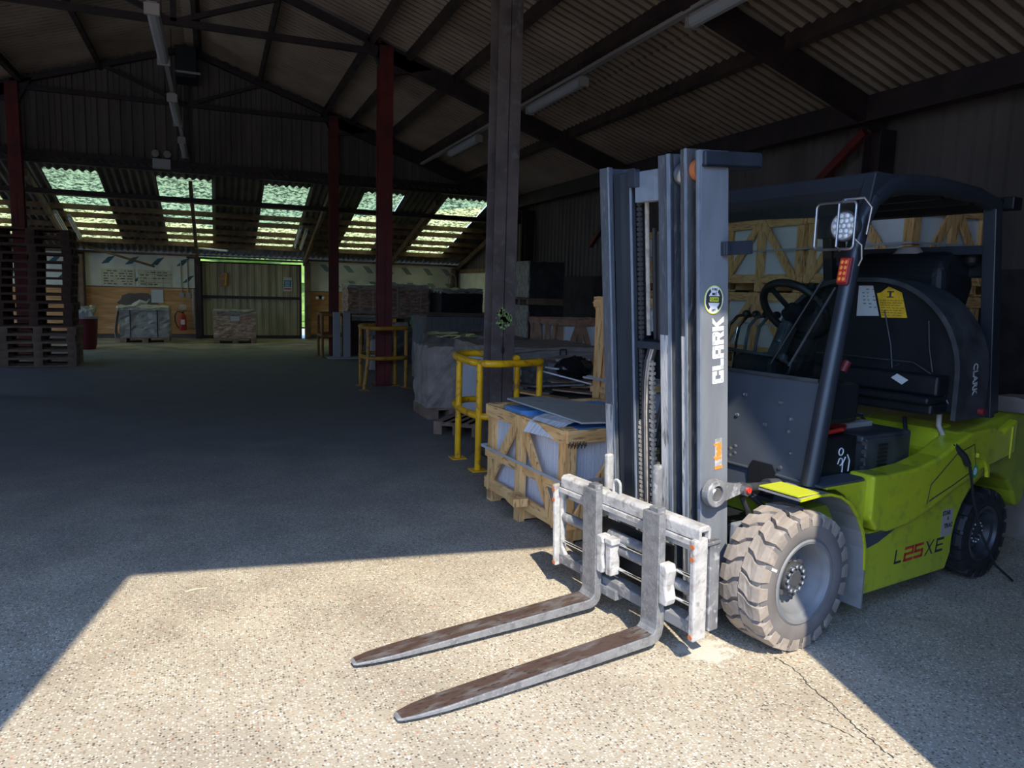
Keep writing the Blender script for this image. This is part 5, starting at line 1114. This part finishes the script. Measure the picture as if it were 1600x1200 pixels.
bc = mb.build('charger_box', 'plastic_g', fl, 0.01)
mb = MB()
for k in range(8): mb.box((-0.78, 0.47, 0.715+k*0.021), (-0.70, 0.476, 0.725+k*0.021))
for k in range(5): mb.cyl((-0.60, 0.455, 0.72+k*0.042), (-0.575, 0.47, 0.72+k*0.042), 0.012, n=8)
mb.build('cooling_ribs', 'plastic', bc)
for k in range(3):
    mb = MB(); mb.tube([(-0.20, 0.42-0.05*k, 0.955+0.008*k), (-0.32, 0.40-0.05*k, 0.945), (-0.45, 0.42-0.06*k, 0.96+0.01*k), (-0.56, 0.36-0.05*k, 0.945), (-0.66, 0.30, 0.94)], 0.013, 8); mb.build('red_cable', 'red', fl, smooth=True)
for k in range(9):
    mb = MB(); rnd = random.Random(30+k)
    mb.tube([(-0.25-0.03*k, rnd.uniform(-0.1, 0.4), 0.94), (-0.40-0.04*k, rnd.uniform(-0.1, 0.35), rnd.uniform(0.96, 1.02)), (-0.62-0.05*k, rnd.uniform(-0.05, 0.25), rnd.uniform(0.92, 0.98)), (-0.8-0.05*k, rnd.uniform(0.0, 0.2), 0.88)], 0.009, 7); mb.build('black_cable', 'rubber', fl, smooth=True)
mb = MB(); mb.box((-0.95, 0.02, 0.905), (-0.62, 0.28, 0.945)); mb.build('controller_box', 'conduit', fl, 0.006)
mb = MB(); mb.tube([(-0.7, 0.2, 0.90), (-1.0, 0.35, 0.86), (-1.15, 0.36, 0.86), (-1.22, 0.30, 0.95)], 0.012, 8); mb.build('black_cable', 'rubber', fl, smooth=True)
mb = MB(); mb.tube([(-1.26, 0.47, 1.03), (-1.265, 0.47, 0.93), (-1.28, 0.50, 0.86), (-1.31, 0.55, 0.83)], 0.014, 10); mb.build('grey_hose', 'conduit', fl, smooth=True)
mb = MB(); mb.tube([(-1.18, 0.60, 0.85), (-1.24, 0.625, 0.80), (-1.32, 0.63, 0.72), (-1.40, 0.63, 0.52), (-1.52, 0.63, 0.32), (-1.66, 0.66, 0.12), (-1.8, 0.7, 0.012)], 0.007, 8); mb.tube([(-1.19, 0.60, 0.845), (-1.25, 0.627, 0.79), (-1.29, 0.63, 0.74)], 0.018, 8); mb.build('charging_cable', 'rubber', fl, smooth=True)
# ---- fenders
for s in (1, -1):
    pr = [(0.10, 0.722), (-0.03, 0.728), (-0.12, 0.722), (-0.20, 0.70), (-0.28, 0.655), (-0.35, 0.585), (-0.405, 0.50), (-0.435, 0.41), (-0.447, 0.30), (-0.447, 0.10)]
    mb = MB(); mb.strip(pr, s*0.385 if s > 0 else -0.612, s*0.612 if s > 0 else -0.385, 0.010); fe = mb.build('fender', 'fender_in', fl)
    mb = MB(); mb.strip([(p[0]-0.0005, p[1]+0.0005) for p in pr[:-1]], s*0.607 if s > 0 else -0.616, s*0.616 if s > 0 else -0.607, 0.012); mb.build('fender_edge', 'green', fe)
    mb = MB(); mb.box((-0.05, min(s*0.39, s*0.60), 0.7285), (0.102, max(s*0.39, s*0.60), 0.734)); mb.build('fender_top', 'green_lit', fe)  # sunlight on the flat top put into a yellower green
# ---- cowl, windshield, overhead guard
def xc(z_): return -0.115-0.15*(z_-0.74)
mb = MB(); mb.prism([(xc(0.60), 0.60), (xc(1.215), 1.215), (xc(1.215)-0.012, 1.215), (xc(0.6)-0.012, 0.60)], -0.46, 0.46); co = mb.build('cowl_plate', 'cowl', fl, 0.002)
mb = MB()
for yy, zz in ((0.05, 1.10), (0.02, 0.99), (0.20, 0.97), (0.27, 1.09), (0.34, 1.02), (0.34, 0.96), (0.37, 0.86), (-0.2, 1.05), (0.33, 0.78)): mb.lathe([(0, 0), (0.012, 0), (0.010, 0.008), (0, 0.010)], (xc(zz), yy, zz), 'x', 10)
mb.build('bolts', 'steel', co)
mb = MB(); mb.prism([(0.16, 0.60), (0.16, 0.76), (0.18, 0.79), (0.30, 0.79), (0.32, 0.76), (0.32, 0.60)], xc(0.7)+0.003, xc(0.7)+0.012, 'yz'); mb.build('cut_out', 'black', co)
mb = MB(); mb.bar((xc(1.22)+0.004, -0.46, 1.22), (xc(1.22)+0.004, 0.46, 1.22), 0.02, 0.015); mb.build('top_trim', 'plastic_g', co)
mb = MB(); mb.prism([(-0.19, 1.225), (-0.385, 2.09), (-0.390, 2.09), (-0.195, 1.225)], -0.45, 0.46); mb.build('windscreen', 'glass', fl)
mb = MB()
# header with rounded lower corners, in the windscreen plane
hd = [(-0.46, 2.12), (0.47, 2.12), (0.47, 1.96), (0.43, 1.985), (0.36, 2.0), (0.2, 2.005), (-0.2, 2.02), (-0.38, 2.02), (-0.43, 1.98), (-0.46, 1.90)]
mb.prism(hd, -0.405, -0.385, 'yz'); mb.prism([(0.24, 1.9), (0.44, 1.9), (0.44, 2.02), (0.24, 2.02)], -0.42, -0.39, 'yz'); mb.build('windscreen_header', 'black', fl)
mb = MB(); mb.bar((-0.41, -0.50, 2.155), (-0.41, 0.50, 2.155), 0.05, 0.075); mb.build('roof_front_bar', 'navy', fl, 0.008)
for s in (1, -1):
    y_ = s*0.50
    P = [(-0.115, 0.73), (-0.21, 1.30), (-0.295, 1.76), (-0.345, 1.96), (-0.41, 2.07), (-0.52, 2.135), (-0.70, 2.17), (-1.0, 2.185), (-1.35, 2.175), (-1.55, 2.14)]
    mb = MB(); 
    mb.tube([(p[0], y_, p[1]) for p in P[:5]], [0.042, 0.040, 0.038, 0.040, 0.045], 14); pi_ = mb.build('front_pillar', 'navy', fl, smooth=True)
    mb = MB(); mb.tube([(p[0], y_, p[1]) for p in P[4:]], [0.045, 0.05, 0.05, 0.045, 0.042, 0.04], 14); mb.build('roof_side_rail', 'navy', fl, smooth=True)
    mb = MB(); mb.prism([(-0.345, 2.02), (-0.385, 2.19), (-0.40, 2.195), (-0.60, 2.195), (-0.52, 2.14), (-0.43, 2.08)], y_-0.03, y_+0.03); mb.build('roof_corner', 'navy', fl, 0.006)
    mb = MB(); mb.bar((-1.53, y_, 2.12), (-1.73, y_, 0.87), 0.07, 0.05, (1, 0, 0)); mb.bar((-1.60, y_-s*0.02, 2.14), (-1.82, y_-s*0.02, 0.90), 0.05, 0.08, (1, 0, 0)); rp_ = mb.build('rear_pillar', 'navy', fl, 0.006)
    mb = MB(); mb.bar((-1.505, y_+s*0.036, 2.08), (-1.70, y_+s*0.036, 0.9), 0.004, 0.006, (1, 0, 0)); mb.build('pillar_edge', 'grey_l', rp_) if False else None
mb = MB(); mb.box((-1.78, -0.48, 2.165), (-0.41, 0.48, 2.19)); mb.box((-1.80, -0.53, 2.13), (-1.70, 0.53, 2.20)); rf = mb.build('roof_plate', 'plastic', fl, 0.006)
mb = MB()
for X in (-0.75, -1.05, -1.35): mb.box((X-0.025, -0.48, 2.13), (X+0.025, 0.48, 2.165))
mb.build('roof_slats', 'plastic', rf)
mb = MB(); mb.box((-0.50, 0.05, 2.05), (-0.44, 0.17, 2.075)); mb.build('cab_lamp', 'grey_l', fl, 0.005)
mb = MB(); mb.bar((-1.58, -0.5, 1.9), (-1.58, 0.5, 1.9), 0.04, 0.05); mb.bar((-1.66, -0.5, 1.45), (-1.66, 0.5, 1.45), 0.03, 0.03); mb.build('rear_guard_bar', 'navy', fl, 0.005)
# work lamp, cage, red marker
lp = MB(); lp.lathe([(0.0, -0.05), (0.055, -0.045), (0.07, -0.01), (0.07, 0.012), (0.062, 0.014)], (-0.225, 0.50, 1.935), 'x', 28); wl = lp.build('work_lamp', 'plastic_g', fl, smooth=True)
mb = MB(); mb.lathe([(0.0, 0.008), (0.062, 0.008), (0.064, 0.012)], (-0.225, 0.50, 1.935), 'x', 28); mb.build('lens', 'grey_l', wl, smooth=True)
mb = MB()
for (n_, r_) in ((1, 0), (6, 0.026), (10, 0.047)):
    for k in range(n_): mb.ball((-0.213, 0.50+r_*math.cos(2*PI*k/n_), 1.935+r_*math.sin(2*PI*k/n_)), (0.006, 0.0105, 0.0105), 8, 6)
mb.build('led_reflectors', 'white', wl, smooth=True)
def rrect(cx, cy, cz, a, b, r, n=4, axis='x'):
    P = []
    for q, (sx, sy) in enumerate(((1, 1), (-1, 1), (-1, -1), (1, -1))):
        for k in range(n+1):
            t = math.radians(q*90+90*k/n); P.append((cx, cy+sx*(a-r)+r*math.cos(t), cz+sy*(b-r)+r*math.sin(t)))
    return P
mb = MB(); mb.tube(rrect(-0.20, 0.465, 1.935, 0.10, 0.105, 0.02), 0.006, 8, True); mb.tube([(-0.20, 0.50, 2.05), (-0.17, 0.50, 2.03), (-0.17, 0.50, 1.84), (-0.20, 0.50, 1.825)], 0.006, 8)
mb.tube([(-0.20, 0.50, 2.05), (-0.26, 0.56, 2.06), (-0.30, 0.575, 2.02), (-0.30, 0.56, 1.9)], 0.006, 8); mb.build('lamp_cage', 'steel', wl, smooth=True)
mb = MB(); mb.tube([(-0.24, 0.54, 1.88), (-0.27, 0.56, 1.85), (-0.28, 0.56, 1.79), (-0.29, 0.54, 1.76)], 0.005, 8); mb.build('lamp_wire', 'steel', wl, smooth=True)
TR = Matrix.Translation((-0.235, 0.505, 1.735)) @ Matrix.Rotation(-0.17, 4, 'Y')
mb = MB(T=TR); mb.box((-0.02, -0.03, -0.065), (0.0, 0.03, 0.065)); ml = mb.build('marker_lamp', 'red_dark', fl, 0.008)
mb = MB(T=TR); mb.box((0.0, -0.024, -0.057), (0.010, 0.024, 0.057)); mb.build('red_lens', 'red', ml, 0.006)
mb = MB(T=TR)
for k in range(4):
    for q in (-1, 1): mb.ball((0.010, q*0.010, -0.04+k*0.026), (0.004, 0.008, 0.010), 8, 6)
mb.build('lens_dots', 'orange', ml, smooth=True)
mb = MB(); mb.bar((-0.205, 0.27, 1.27), (-0.295, 0.43, 1.66), 0.012, 0.012); mb.bar((-0.212, 0.16, 1.27), (-0.30, 0.36, 1.70), 0.035, 0.008); mb.build('wiper_arm', 'plastic', fl, 0.002)
# ---- driver's station
TS = Matrix.Translation((-0.50, 0.06, 1.54)) @ Matrix.Rotation(math.radians(-50), 4, 'Y')
mb = MB(T=TS); mb.tube([(0.185*math.cos(k*PI/16), 0.185*math.sin(k*PI/16), 0) for k in range(32)], 0.021, 10, True)
for a in (90, 210, 330): mb.bar((0, 0, -0.02), (0.18*math.cos(math.radians(a)), 0.18*math.sin(math.radians(a)), 0), 0.03, 0.012)
mb.lathe([(0, -0.05), (0.05, -0.05), (0.045, 0.01), (0, 0.015)], (0, 0, 0), 'z', 20); sw = mb.build('steering_wheel', 'plastic', fl, smooth=True)
mb = MB(T=TS); mb.lathe([(0, 0), (0.02, 0.0), (0.025, 0.03), (0, 0.05)], (0.13, 0.13, 0.01), 'z', 12); mb.build('steering_knob', 'plastic', sw, smooth=True)
mb = MB(); mb.bar((-0.52+0.02, 0.03, 1.46), (-0.30, 0.03, 1.1), 0.07, 0.07); mb.cyl((-0.50, 0.03, 1.47), (-0.42, 0.03, 1.36), 0.028, n=12); mb.build('steering_column', 'plastic_g', fl, 0.01)
mb = MB(); mb.blob((-0.62, -0.14, 1.05), (-0.26, 0.13, 1.30), 0.0, 3, 1); mb.box((-0.5, -0.48, 1.0), (-0.24, 0.48, 1.20)); mb.build('dashboard', 'plastic', fl, 0.03)
for k in range(4):
    y_ = -0.34+0.07*k
    mb = MB(); mb.tube([(-0.42, y_, 1.12), (-0.44, y_, 1.35), (-0.46, y_, 1.44), (-0.52, y_+0.0, 1.49), (-0.58, y_+0.01, 1.50)], 0.009, 8); lv = mb.build('control_lever', 'chrome' if k < 2 else 'plastic_g', fl, smooth=True)
    mb = MB(); mb.ball((-0.585, y_+0.01, 1.505), (0.03, 0.022, 0.022), 10, 8); mb.build('lever_knob', 'plastic', lv, smooth=True)
mb = MB(); mb.tube([(-0.30, -0.44, 1.33), (-0.30, -0.1, 1.31), (-0.30, 0.14, 1.30), (-0.30, 0.2, 1.27)], 0.010, 8); mb.ball((-0.30, 0.16, 1.30), 0.025, 8, 6); mb.tube([(-0.29, 0.08, 1.30), (-0.29, 0.10, 1.22), (-0.29, 0.16, 1.19), (-0.29, 0.21, 1.23), (-0.29, 0.22, 1.29)], 0.004, 6); mb.build('parking_brake_linkage', 'plastic_g', fl, smooth=True)
mb = MB(); mb.tube([(-0.45, 0.36, 1.25), (-0.47, 0.37, 1.30)], 0.022, 10); mb.tube([(-0.45, 0.40, 1.25), (-0.47, 0.41, 1.30)], 0.02, 10); mb.build('red_switch', 'red_dark', fl, smooth=True)
# raised hood with seat behind it
def archpoly(hw, z0, zt, r, n=8): return [(-hw, z0)]+[( -hw+r-r*math.cos(math.radians(90*k/n)), zt-r+r*math.sin(math.radians(90*k/n))) for k in range(n+1)]+[(hw-r+r*math.sin(math.radians(90*k/n)), zt-r+r*math.cos(math.radians(90*k/n))) for k in range(n+1)]+[(hw, z0)]
mb = MB(); mb.prism(archpoly(0.585, 1.0, 1.72, 0.505), -1.44, -1.24, 'yz'); hd_ = mb.build('raised_hood', 'plastic', fl, 0.015)
outer_a = archpoly(0.60, 0.98, 1.735, 0.52, 12); inner_a = archpoly(0.575, 0.98, 1.71, 0.50, 12)
mb = MB(); n_ = len(outer_a); vs = []; fs = []
for X in (-1.17, -1.48):
    vs += [(X, p[0], p[1]) for p in outer_a]+[(X, p[0], p[1]) for p in inner_a]
for i in range(n_-1):
    fs += [(i, i+1, n_+i+1, n_+i), (2*n_+i, 3*n_+i, 3*n_+i+1, 2*n_+i+1), (i, 2*n_+i, 2*n_+i+1, i+1), (n_+i, n_+i+1, 3*n_+i+1, 3*n_+i)]
mb.add(vs, fs); mb.build('hood_rim', 'plastic_g', hd_, smooth=True)
mb = MB(); line_pts = [(-0.3, 1.27), (0.32, 1.265), (0.44, 1.20), (0.53, 1.06)]
mb.tube([(-1.225, a, b) for a, b in line_pts], 0.005, 6); mb.tube([(-1.23, 0.12, 1.55), (-1.225, 0.18, 1.35), (-1.225, 0.2, 1.22), (-1.20, 0.25, 1.25)], 0.004, 6); mb.tube([(-1.23, 0.38, 1.5), (-1.225, 0.40, 1.35), (-1.225, 0.43, 1.22)], 0.004, 6)
mb.build('hood_wire', 'plastic_g', hd_)
mb = MB(); mb.box((-1.24, -0.48, 1.06), (-1.04, 0.52, 1.10)); mb.box((-1.24, -0.48, 1.10), (-1.12, 0.52, 1.21)); mb.box((-1.24, -0.48, 1.00), (-1.08, 0.52, 1.06)); mb.build('seat_base', 'plastic', hd_, 0.015)
mb = MB(); mb.prism([(-1.45, 1.45), (-1.42, 1.80), (-1.50, 1.90), (-1.75, 1.88), (-1.80, 1.70), (-1.70, 1.45)], -0.26, 0.33); mb.build('seat', 'plastic', fl, 0.07, seg=4)
mb = MB(); mb.lathe([(0, 0), (0.09, 0), (0.06, 0.04), (0, 0.05)], (-1.55, 0.05, 1.885), 'z', 12); mb.build('beacon_base', 'conduit', fl, smooth=True)
r_ = None
# paper and tag on the hood
def flat(name, corners, X, m, parent, th=0.002):
    mb = MB(); mb.prism(corners, X, X+th, 'yz'); return mb.build(name, m, parent)
def FRc(px): return px
pw_ = flat('paper_sheet', [(-0.055, 1.688), (0.034, 1.689), (0.086, 1.515), (-0.055, 1.509)], -1.236, 'paper', hd_)
mb = MB(); rnd = random.Random(2)
for k in range(7):
    for q in range(3):
        y_ = -0.035+0.033*q+0.004*k+rnd.uniform(-.004, .004); z_ = 1.665-0.021*k
        if rnd.random() < 0.75: mb.box((-1.2335, y_, z_), (-1.2325, y_+rnd.uniform(0.006, 0.02), z_+0.006))
mb.build('handwriting', 'ink_g', hd_)
yt = flat('yellow_tag', [(0.062, 1.645), (0.085, 1.65), (0.13, 1.685), (0.21, 1.652), (0.254, 1.511), (0.103, 1.505)], -1.236, 'tag_y', hd_)
mb = MB()
for k in range(7):
    z_ = 1.52+0.014*k
    X0 = 0.105-k*0.004
    while X0 < 0.215:
        l = rnd.uniform(0.008, 0.03); mb.box((-1.2335, X0, z_), (-1.2325, min(X0+l, 0.232), z_+0.003)); X0 += l+0.006
mb.box((-1.2335, 0.125, 1.652), (-1.2325, 0.165, 1.659)); mb.box((-1.2335, 0.138, 1.628), (-1.2325, 0.150, 1.652)); mb.box((-1.2335, 0.125, 1.622), (-1.2325, 0.165, 1.628)); mb.build('tag_print', 'ink', hd_)
mb = MB(); mb.prism([(0.261, 1.177), (0.295, 1.203), (0.36, 1.174), (0.326, 1.145)], -1.1185, -1.1165, 'yz'); mb.build('small_label', 'paper', hd_)
mb = MB(); mb.lathe([(0, 0), (0.02, 0), (0.02, 0.03), (0, 0.03)], (-1.40, 0.605, 1.02), 'y', 12); mb.build('red_button', 'red_dark', fl)
mb = MB(); mb.box((-1.76, 0.12, 1.75), (-1.70, 0.42, 1.90)); mb.ball((-1.66, 0.36, 1.86), 0.05, 8, 6); mb.build('rear_lamp_bracket', 'plastic', fl, 0.01)
# ---- lettering
XD = (-1, 0, 0)   # as seen from the near side, text runs towards the tail
def side_text(body, xx, yy, zz, size, m, parent, nm, ang=0, **k):
    c, s_ = math.cos(ang), math.sin(ang)
    T = frame_T((xx, yy, zz), (-c, 0, s_), (s_, 0, c)); return text_mesh(body, size, T, nm, m, parent, **k)
# CLARK on the mast, reading upwards
up = Vector((math.sin(0.088), 0, math.cos(0.088))); back = Vector((-math.cos(0.088), 0, math.sin(0.088)))
mo = [o for o in COL.objects if o.name.startswith('outer_mast_rail') and o.parent == fl][0]
def mast_text(body, zc, xl, size, m, nm, **k):
    p = TM @ Vector((xl, 0.3135, zc)); xd = up; yd = -back   # text baseline upward, letter tops towards the front
    T = Matrix.Translation(p) @ Matrix((xd, yd, xd.cross(yd))).transposed().to_4x4()
    return text_mesh(body, size, T, nm, m, mo, **k)
def block_text(word, plane, u0, size, m, nm, parent, th, gap, font, shear=0.0):
    """plane(u, v) -> 3-d point, outward offset k as third argument; letters made of heavy strokes"""
    u = u0
    for ch in word:
        if ch == ' ': u += size*0.5; continue
        wd_, strokes = font[ch]; mb = MB()
        for poly in strokes:
            P = [((u+(a+b*shear)*size), b*size) for a, b in poly]; n = len(P)
            vs = [plane(x_, y_, 0.0) for x_, y_ in P]+[plane(x_, y_, th) for x_, y_ in P]
            mb.add(vs, [tuple(range(n))[::-1], tuple(range(n, 2*n))]+[(i, (i+1) % n, n+(i+1) % n, n+i) for i in range(n)])
        mb.build(nm, m, parent); u += (wd_+gap)*size
def R_(a, b, c, d): return [(a, b), (c, b), (c, d), (a, d)]
HB = {'C': (0.78, [R_(0, 0.06, 0.27, 0.94), R_(0.04, 0.74, 0.78, 1.0), R_(0.04, 0.0, 0.78, 0.26), R_(0.52, 0.6, 0.78, 0.8), R_(0.52, 0.2, 0.78, 0.4)]),
      'L': (0.68, [R_(0, 0, 0.27, 1.0), R_(0, 0, 0.68, 0.26)]),
      'A': (0.80, [R_(0, 0.0, 0.27, 0.55), R_(0, 0.35, 0.27, 0.95), R_(0.05, 0.74, 0.80, 1.0), R_(0.53, 0, 0.80, 1.0), R_(0.1, 0.28, 0.7, 0.48)]),
      'R': (0.80, [R_(0, 0, 0.27, 1.0), R_(0, 0.76, 0.74, 1.0), R_(0.53, 0.5, 0.80, 0.94), R_(0, 0.36, 0.74, 0.58), [(0.38, 0.4), (0.60, 0.4), (0.82, 0), (0.52, 0)]]),
      'K': (0.82, [R_(0, 0, 0.27, 1.0), [(0.22, 0.38), (0.22, 0.62), (0.52, 1.0), (0.84, 1.0)], [(0.28, 0.55), (0.50, 0.62), (0.86, 0.0), (0.54, 0.0)]])}
def mast_plane(zb, xl):
    def f(u, v, k): return TM @ Vector((xl+v, 0.3122+k, zb+u))
    return f
block_text('CLARK', mast_plane(1.222, 0.03), 0.0, 0.072, 'white', 'brand_letter', mo, 0.0012, 0.06, HB)
p = TM @ Vector((0.095, 0.313, 1.60)); r1 = 0.062
def disc(rx, ry, y0, th, m, nm, a0=0, a1=360, rin=0.0, n=32):
    mb = MB(T=Matrix.Translation((p.x, 0, p.z))); P = [(rx*math.cos(math.radians(a0+(a1-a0)*k/n)), ry*math.sin(math.radians(a0+(a1-a0)*k/n))) for k in range(n+(0 if a1-a0 == 360 else 1))]
    if rin: P += [(rx*rin*math.cos(math.radians(a1-(a1-a0)*k/n)), ry*rin*math.sin(math.radians(a1-(a1-a0)*k/n))) for k in range(n+1)]
    mb.prism(P, y0, y0+th); return mb.build(nm, m, mo)
yb = p.y+0.001
disc(0.060, 0.063, yb, 0.001, 'lime', 'round_badge'); disc(0.056, 0.059, yb+0.001, 0.0008, 'white', 'badge_face')
for a0, a1 in ((15, 58), (122, 165), (195, 235), (305, 345)): disc(0.052, 0.055, yb+0.0018, 0.0006, 'ink', 'badge_band', a0, a1, 0.72, 8)
mb = MB(T=Matrix.Translation((p.x, 0, p.z))); mb.box((-0.050, yb+0.0018, -0.013), (0.050, yb+0.0026, 0.016)); mb.build('badge_bar', 'ink', mo)
mb = MB(T=Matrix.Translation((p.x, 0, p.z))); mb.box((-0.028, yb+0.0026, -0.008), (0.028, yb+0.0032, 0.011)); mb.build('badge_lime_bar', 'lime', mo)
side_text('CLARK', p.x, yb+0.0035, p.z+0.0015, 0.016, 'ink', mo, 'badge_text')
side_text('FORK', p.x, yb+0.0028, p.z+0.045, 0.014, 'ink', mo, 'badge_text'); side_text('LIFT', p.x, yb+0.0028, p.z-0.046, 0.014, 'ink', mo, 'badge_text')
mb = MB(T=Matrix.Translation((p.x, 0, p.z))); mb.box((-0.004, yb+0.0018, 0.020), (0.014, yb+0.0026, 0.030)); mb.box((-0.012, yb+0.0018, 0.018), (-0.008, yb+0.0026, 0.036)); mb.build('badge_truck_mark', 'ink', mo)
# small orange and white maker label
mb = MB(T=TM); mb.box((0.04, 0.3125, 0.835), (0.085, 0.3135, 0.965)); mb.build('small_badge', 'carr', mo)
mast_text('feel', 0.905, 0.066, 0.062, 'orange', 'small_badge_text', bold=0.003, xs=0.9)
mb = MB(T=TM); mb.box((0.038, 0.3136, 0.820), (0.088, 0.3146, 0.834)); mb.build('small_badge_bar', 'orange', mo)
# model letters on the lower body panel
TX = -0.985; TZ = 0.287; an = 0.045*0
T1 = 0.17
TF1 = {'L': (0.85, [R_(0, 0, T1, 1), R_(0, 0, 0.85, T1)]),
       'X': (1.1, [[(0, 0), (0.17, 0), (1.05, 1), (0.88, 1)], [(0.88, 0), (1.05, 0), (0.17, 1), (0, 1)]]),
       'E': (0.95, [R_(0, 0, T1, 1), R_(0, 0, 0.95, T1), R_(0.0, 0.44, 0.9, 0.56), R_(0, 1-T1, 0.95, 1)]),
       '2': (1.1, [R_(0, 0.82, 1.1, 1), R_(0.88, 0.42, 1.1, 1), R_(0, 0.41, 1.1, 0.59), R_(0, 0, 0.22, 0.58), R_(0, 0, 1.1, 0.18)]),
       '5': (1.1, [R_(0, 0.82, 1.1, 1), R_(0, 0.42, 0.22, 1), R_(0, 0.41, 1.1, 0.59), R_(0.88, 0, 1.1, 0.58), R_(0, 0, 1.1, 0.18)])}
def body_plane(x0, z0, y0, sl=0.0):
    def f(u, v, k): return Vector((x0-u, y0+k, z0+v+sl*u))
    return f
block_text('L', body_plane(-0.745, 0.262, 0.5832), 0, 0.075, 'ink', 'model_letter', near_low, 0.001, 0.15, TF1, 0.12)
block_text('25', body_plane(-0.83, 0.260, 0.5832), 0, 0.078, 'red', 'model_letter', near_low, 0.001, 0.10, TF1, 0.12)
block_text('XE', body_plane(-1.03, 0.258, 0.5832), 0, 0.078, 'ink', 'model_letter', near_low, 0.001, 0.25, TF1, 0.12)
mb = MB(); mb.box((-1.285, 0.5842, 0.34), (-1.175, 0.5850, 0.49)); mb.build('service_sticker', 'conduit', near_low)
side_text('STAR', -1.215, 0.5855, 0.468, 0.034, 'ink', near_low, 'sticker_text', bold=0.001); side_text('&', -1.235, 0.5855, 0.437, 0.03, 'ink', near_low, 'sticker_text'); side_text('TRAC', -1.245, 0.5855, 0.395, 0.034, 'ink', near_low, 'sticker_text', bold=0.001)
# lettering on the hood side
T = frame_T((-1.33, 0.5415, 1.20), (-0.22, 0, -1), (1, 0, -0.22)); T = Matrix.Translation((-1.33, 0.6015, 1.20)) @ Matrix((Vector((-0.1, 0, -1)).normalized(), Vector((-1, 0, 0.1)).normalized(), Vector((-0.1, 0, -1)).normalized().cross(Vector((-1, 0, 0.1)).normalized()))).transposed().to_4x4()
text_mesh('CLARK', 0.065, T, 'brand_lettering', 'grey_l', hd_, bold=0.0015, xs=0.85)
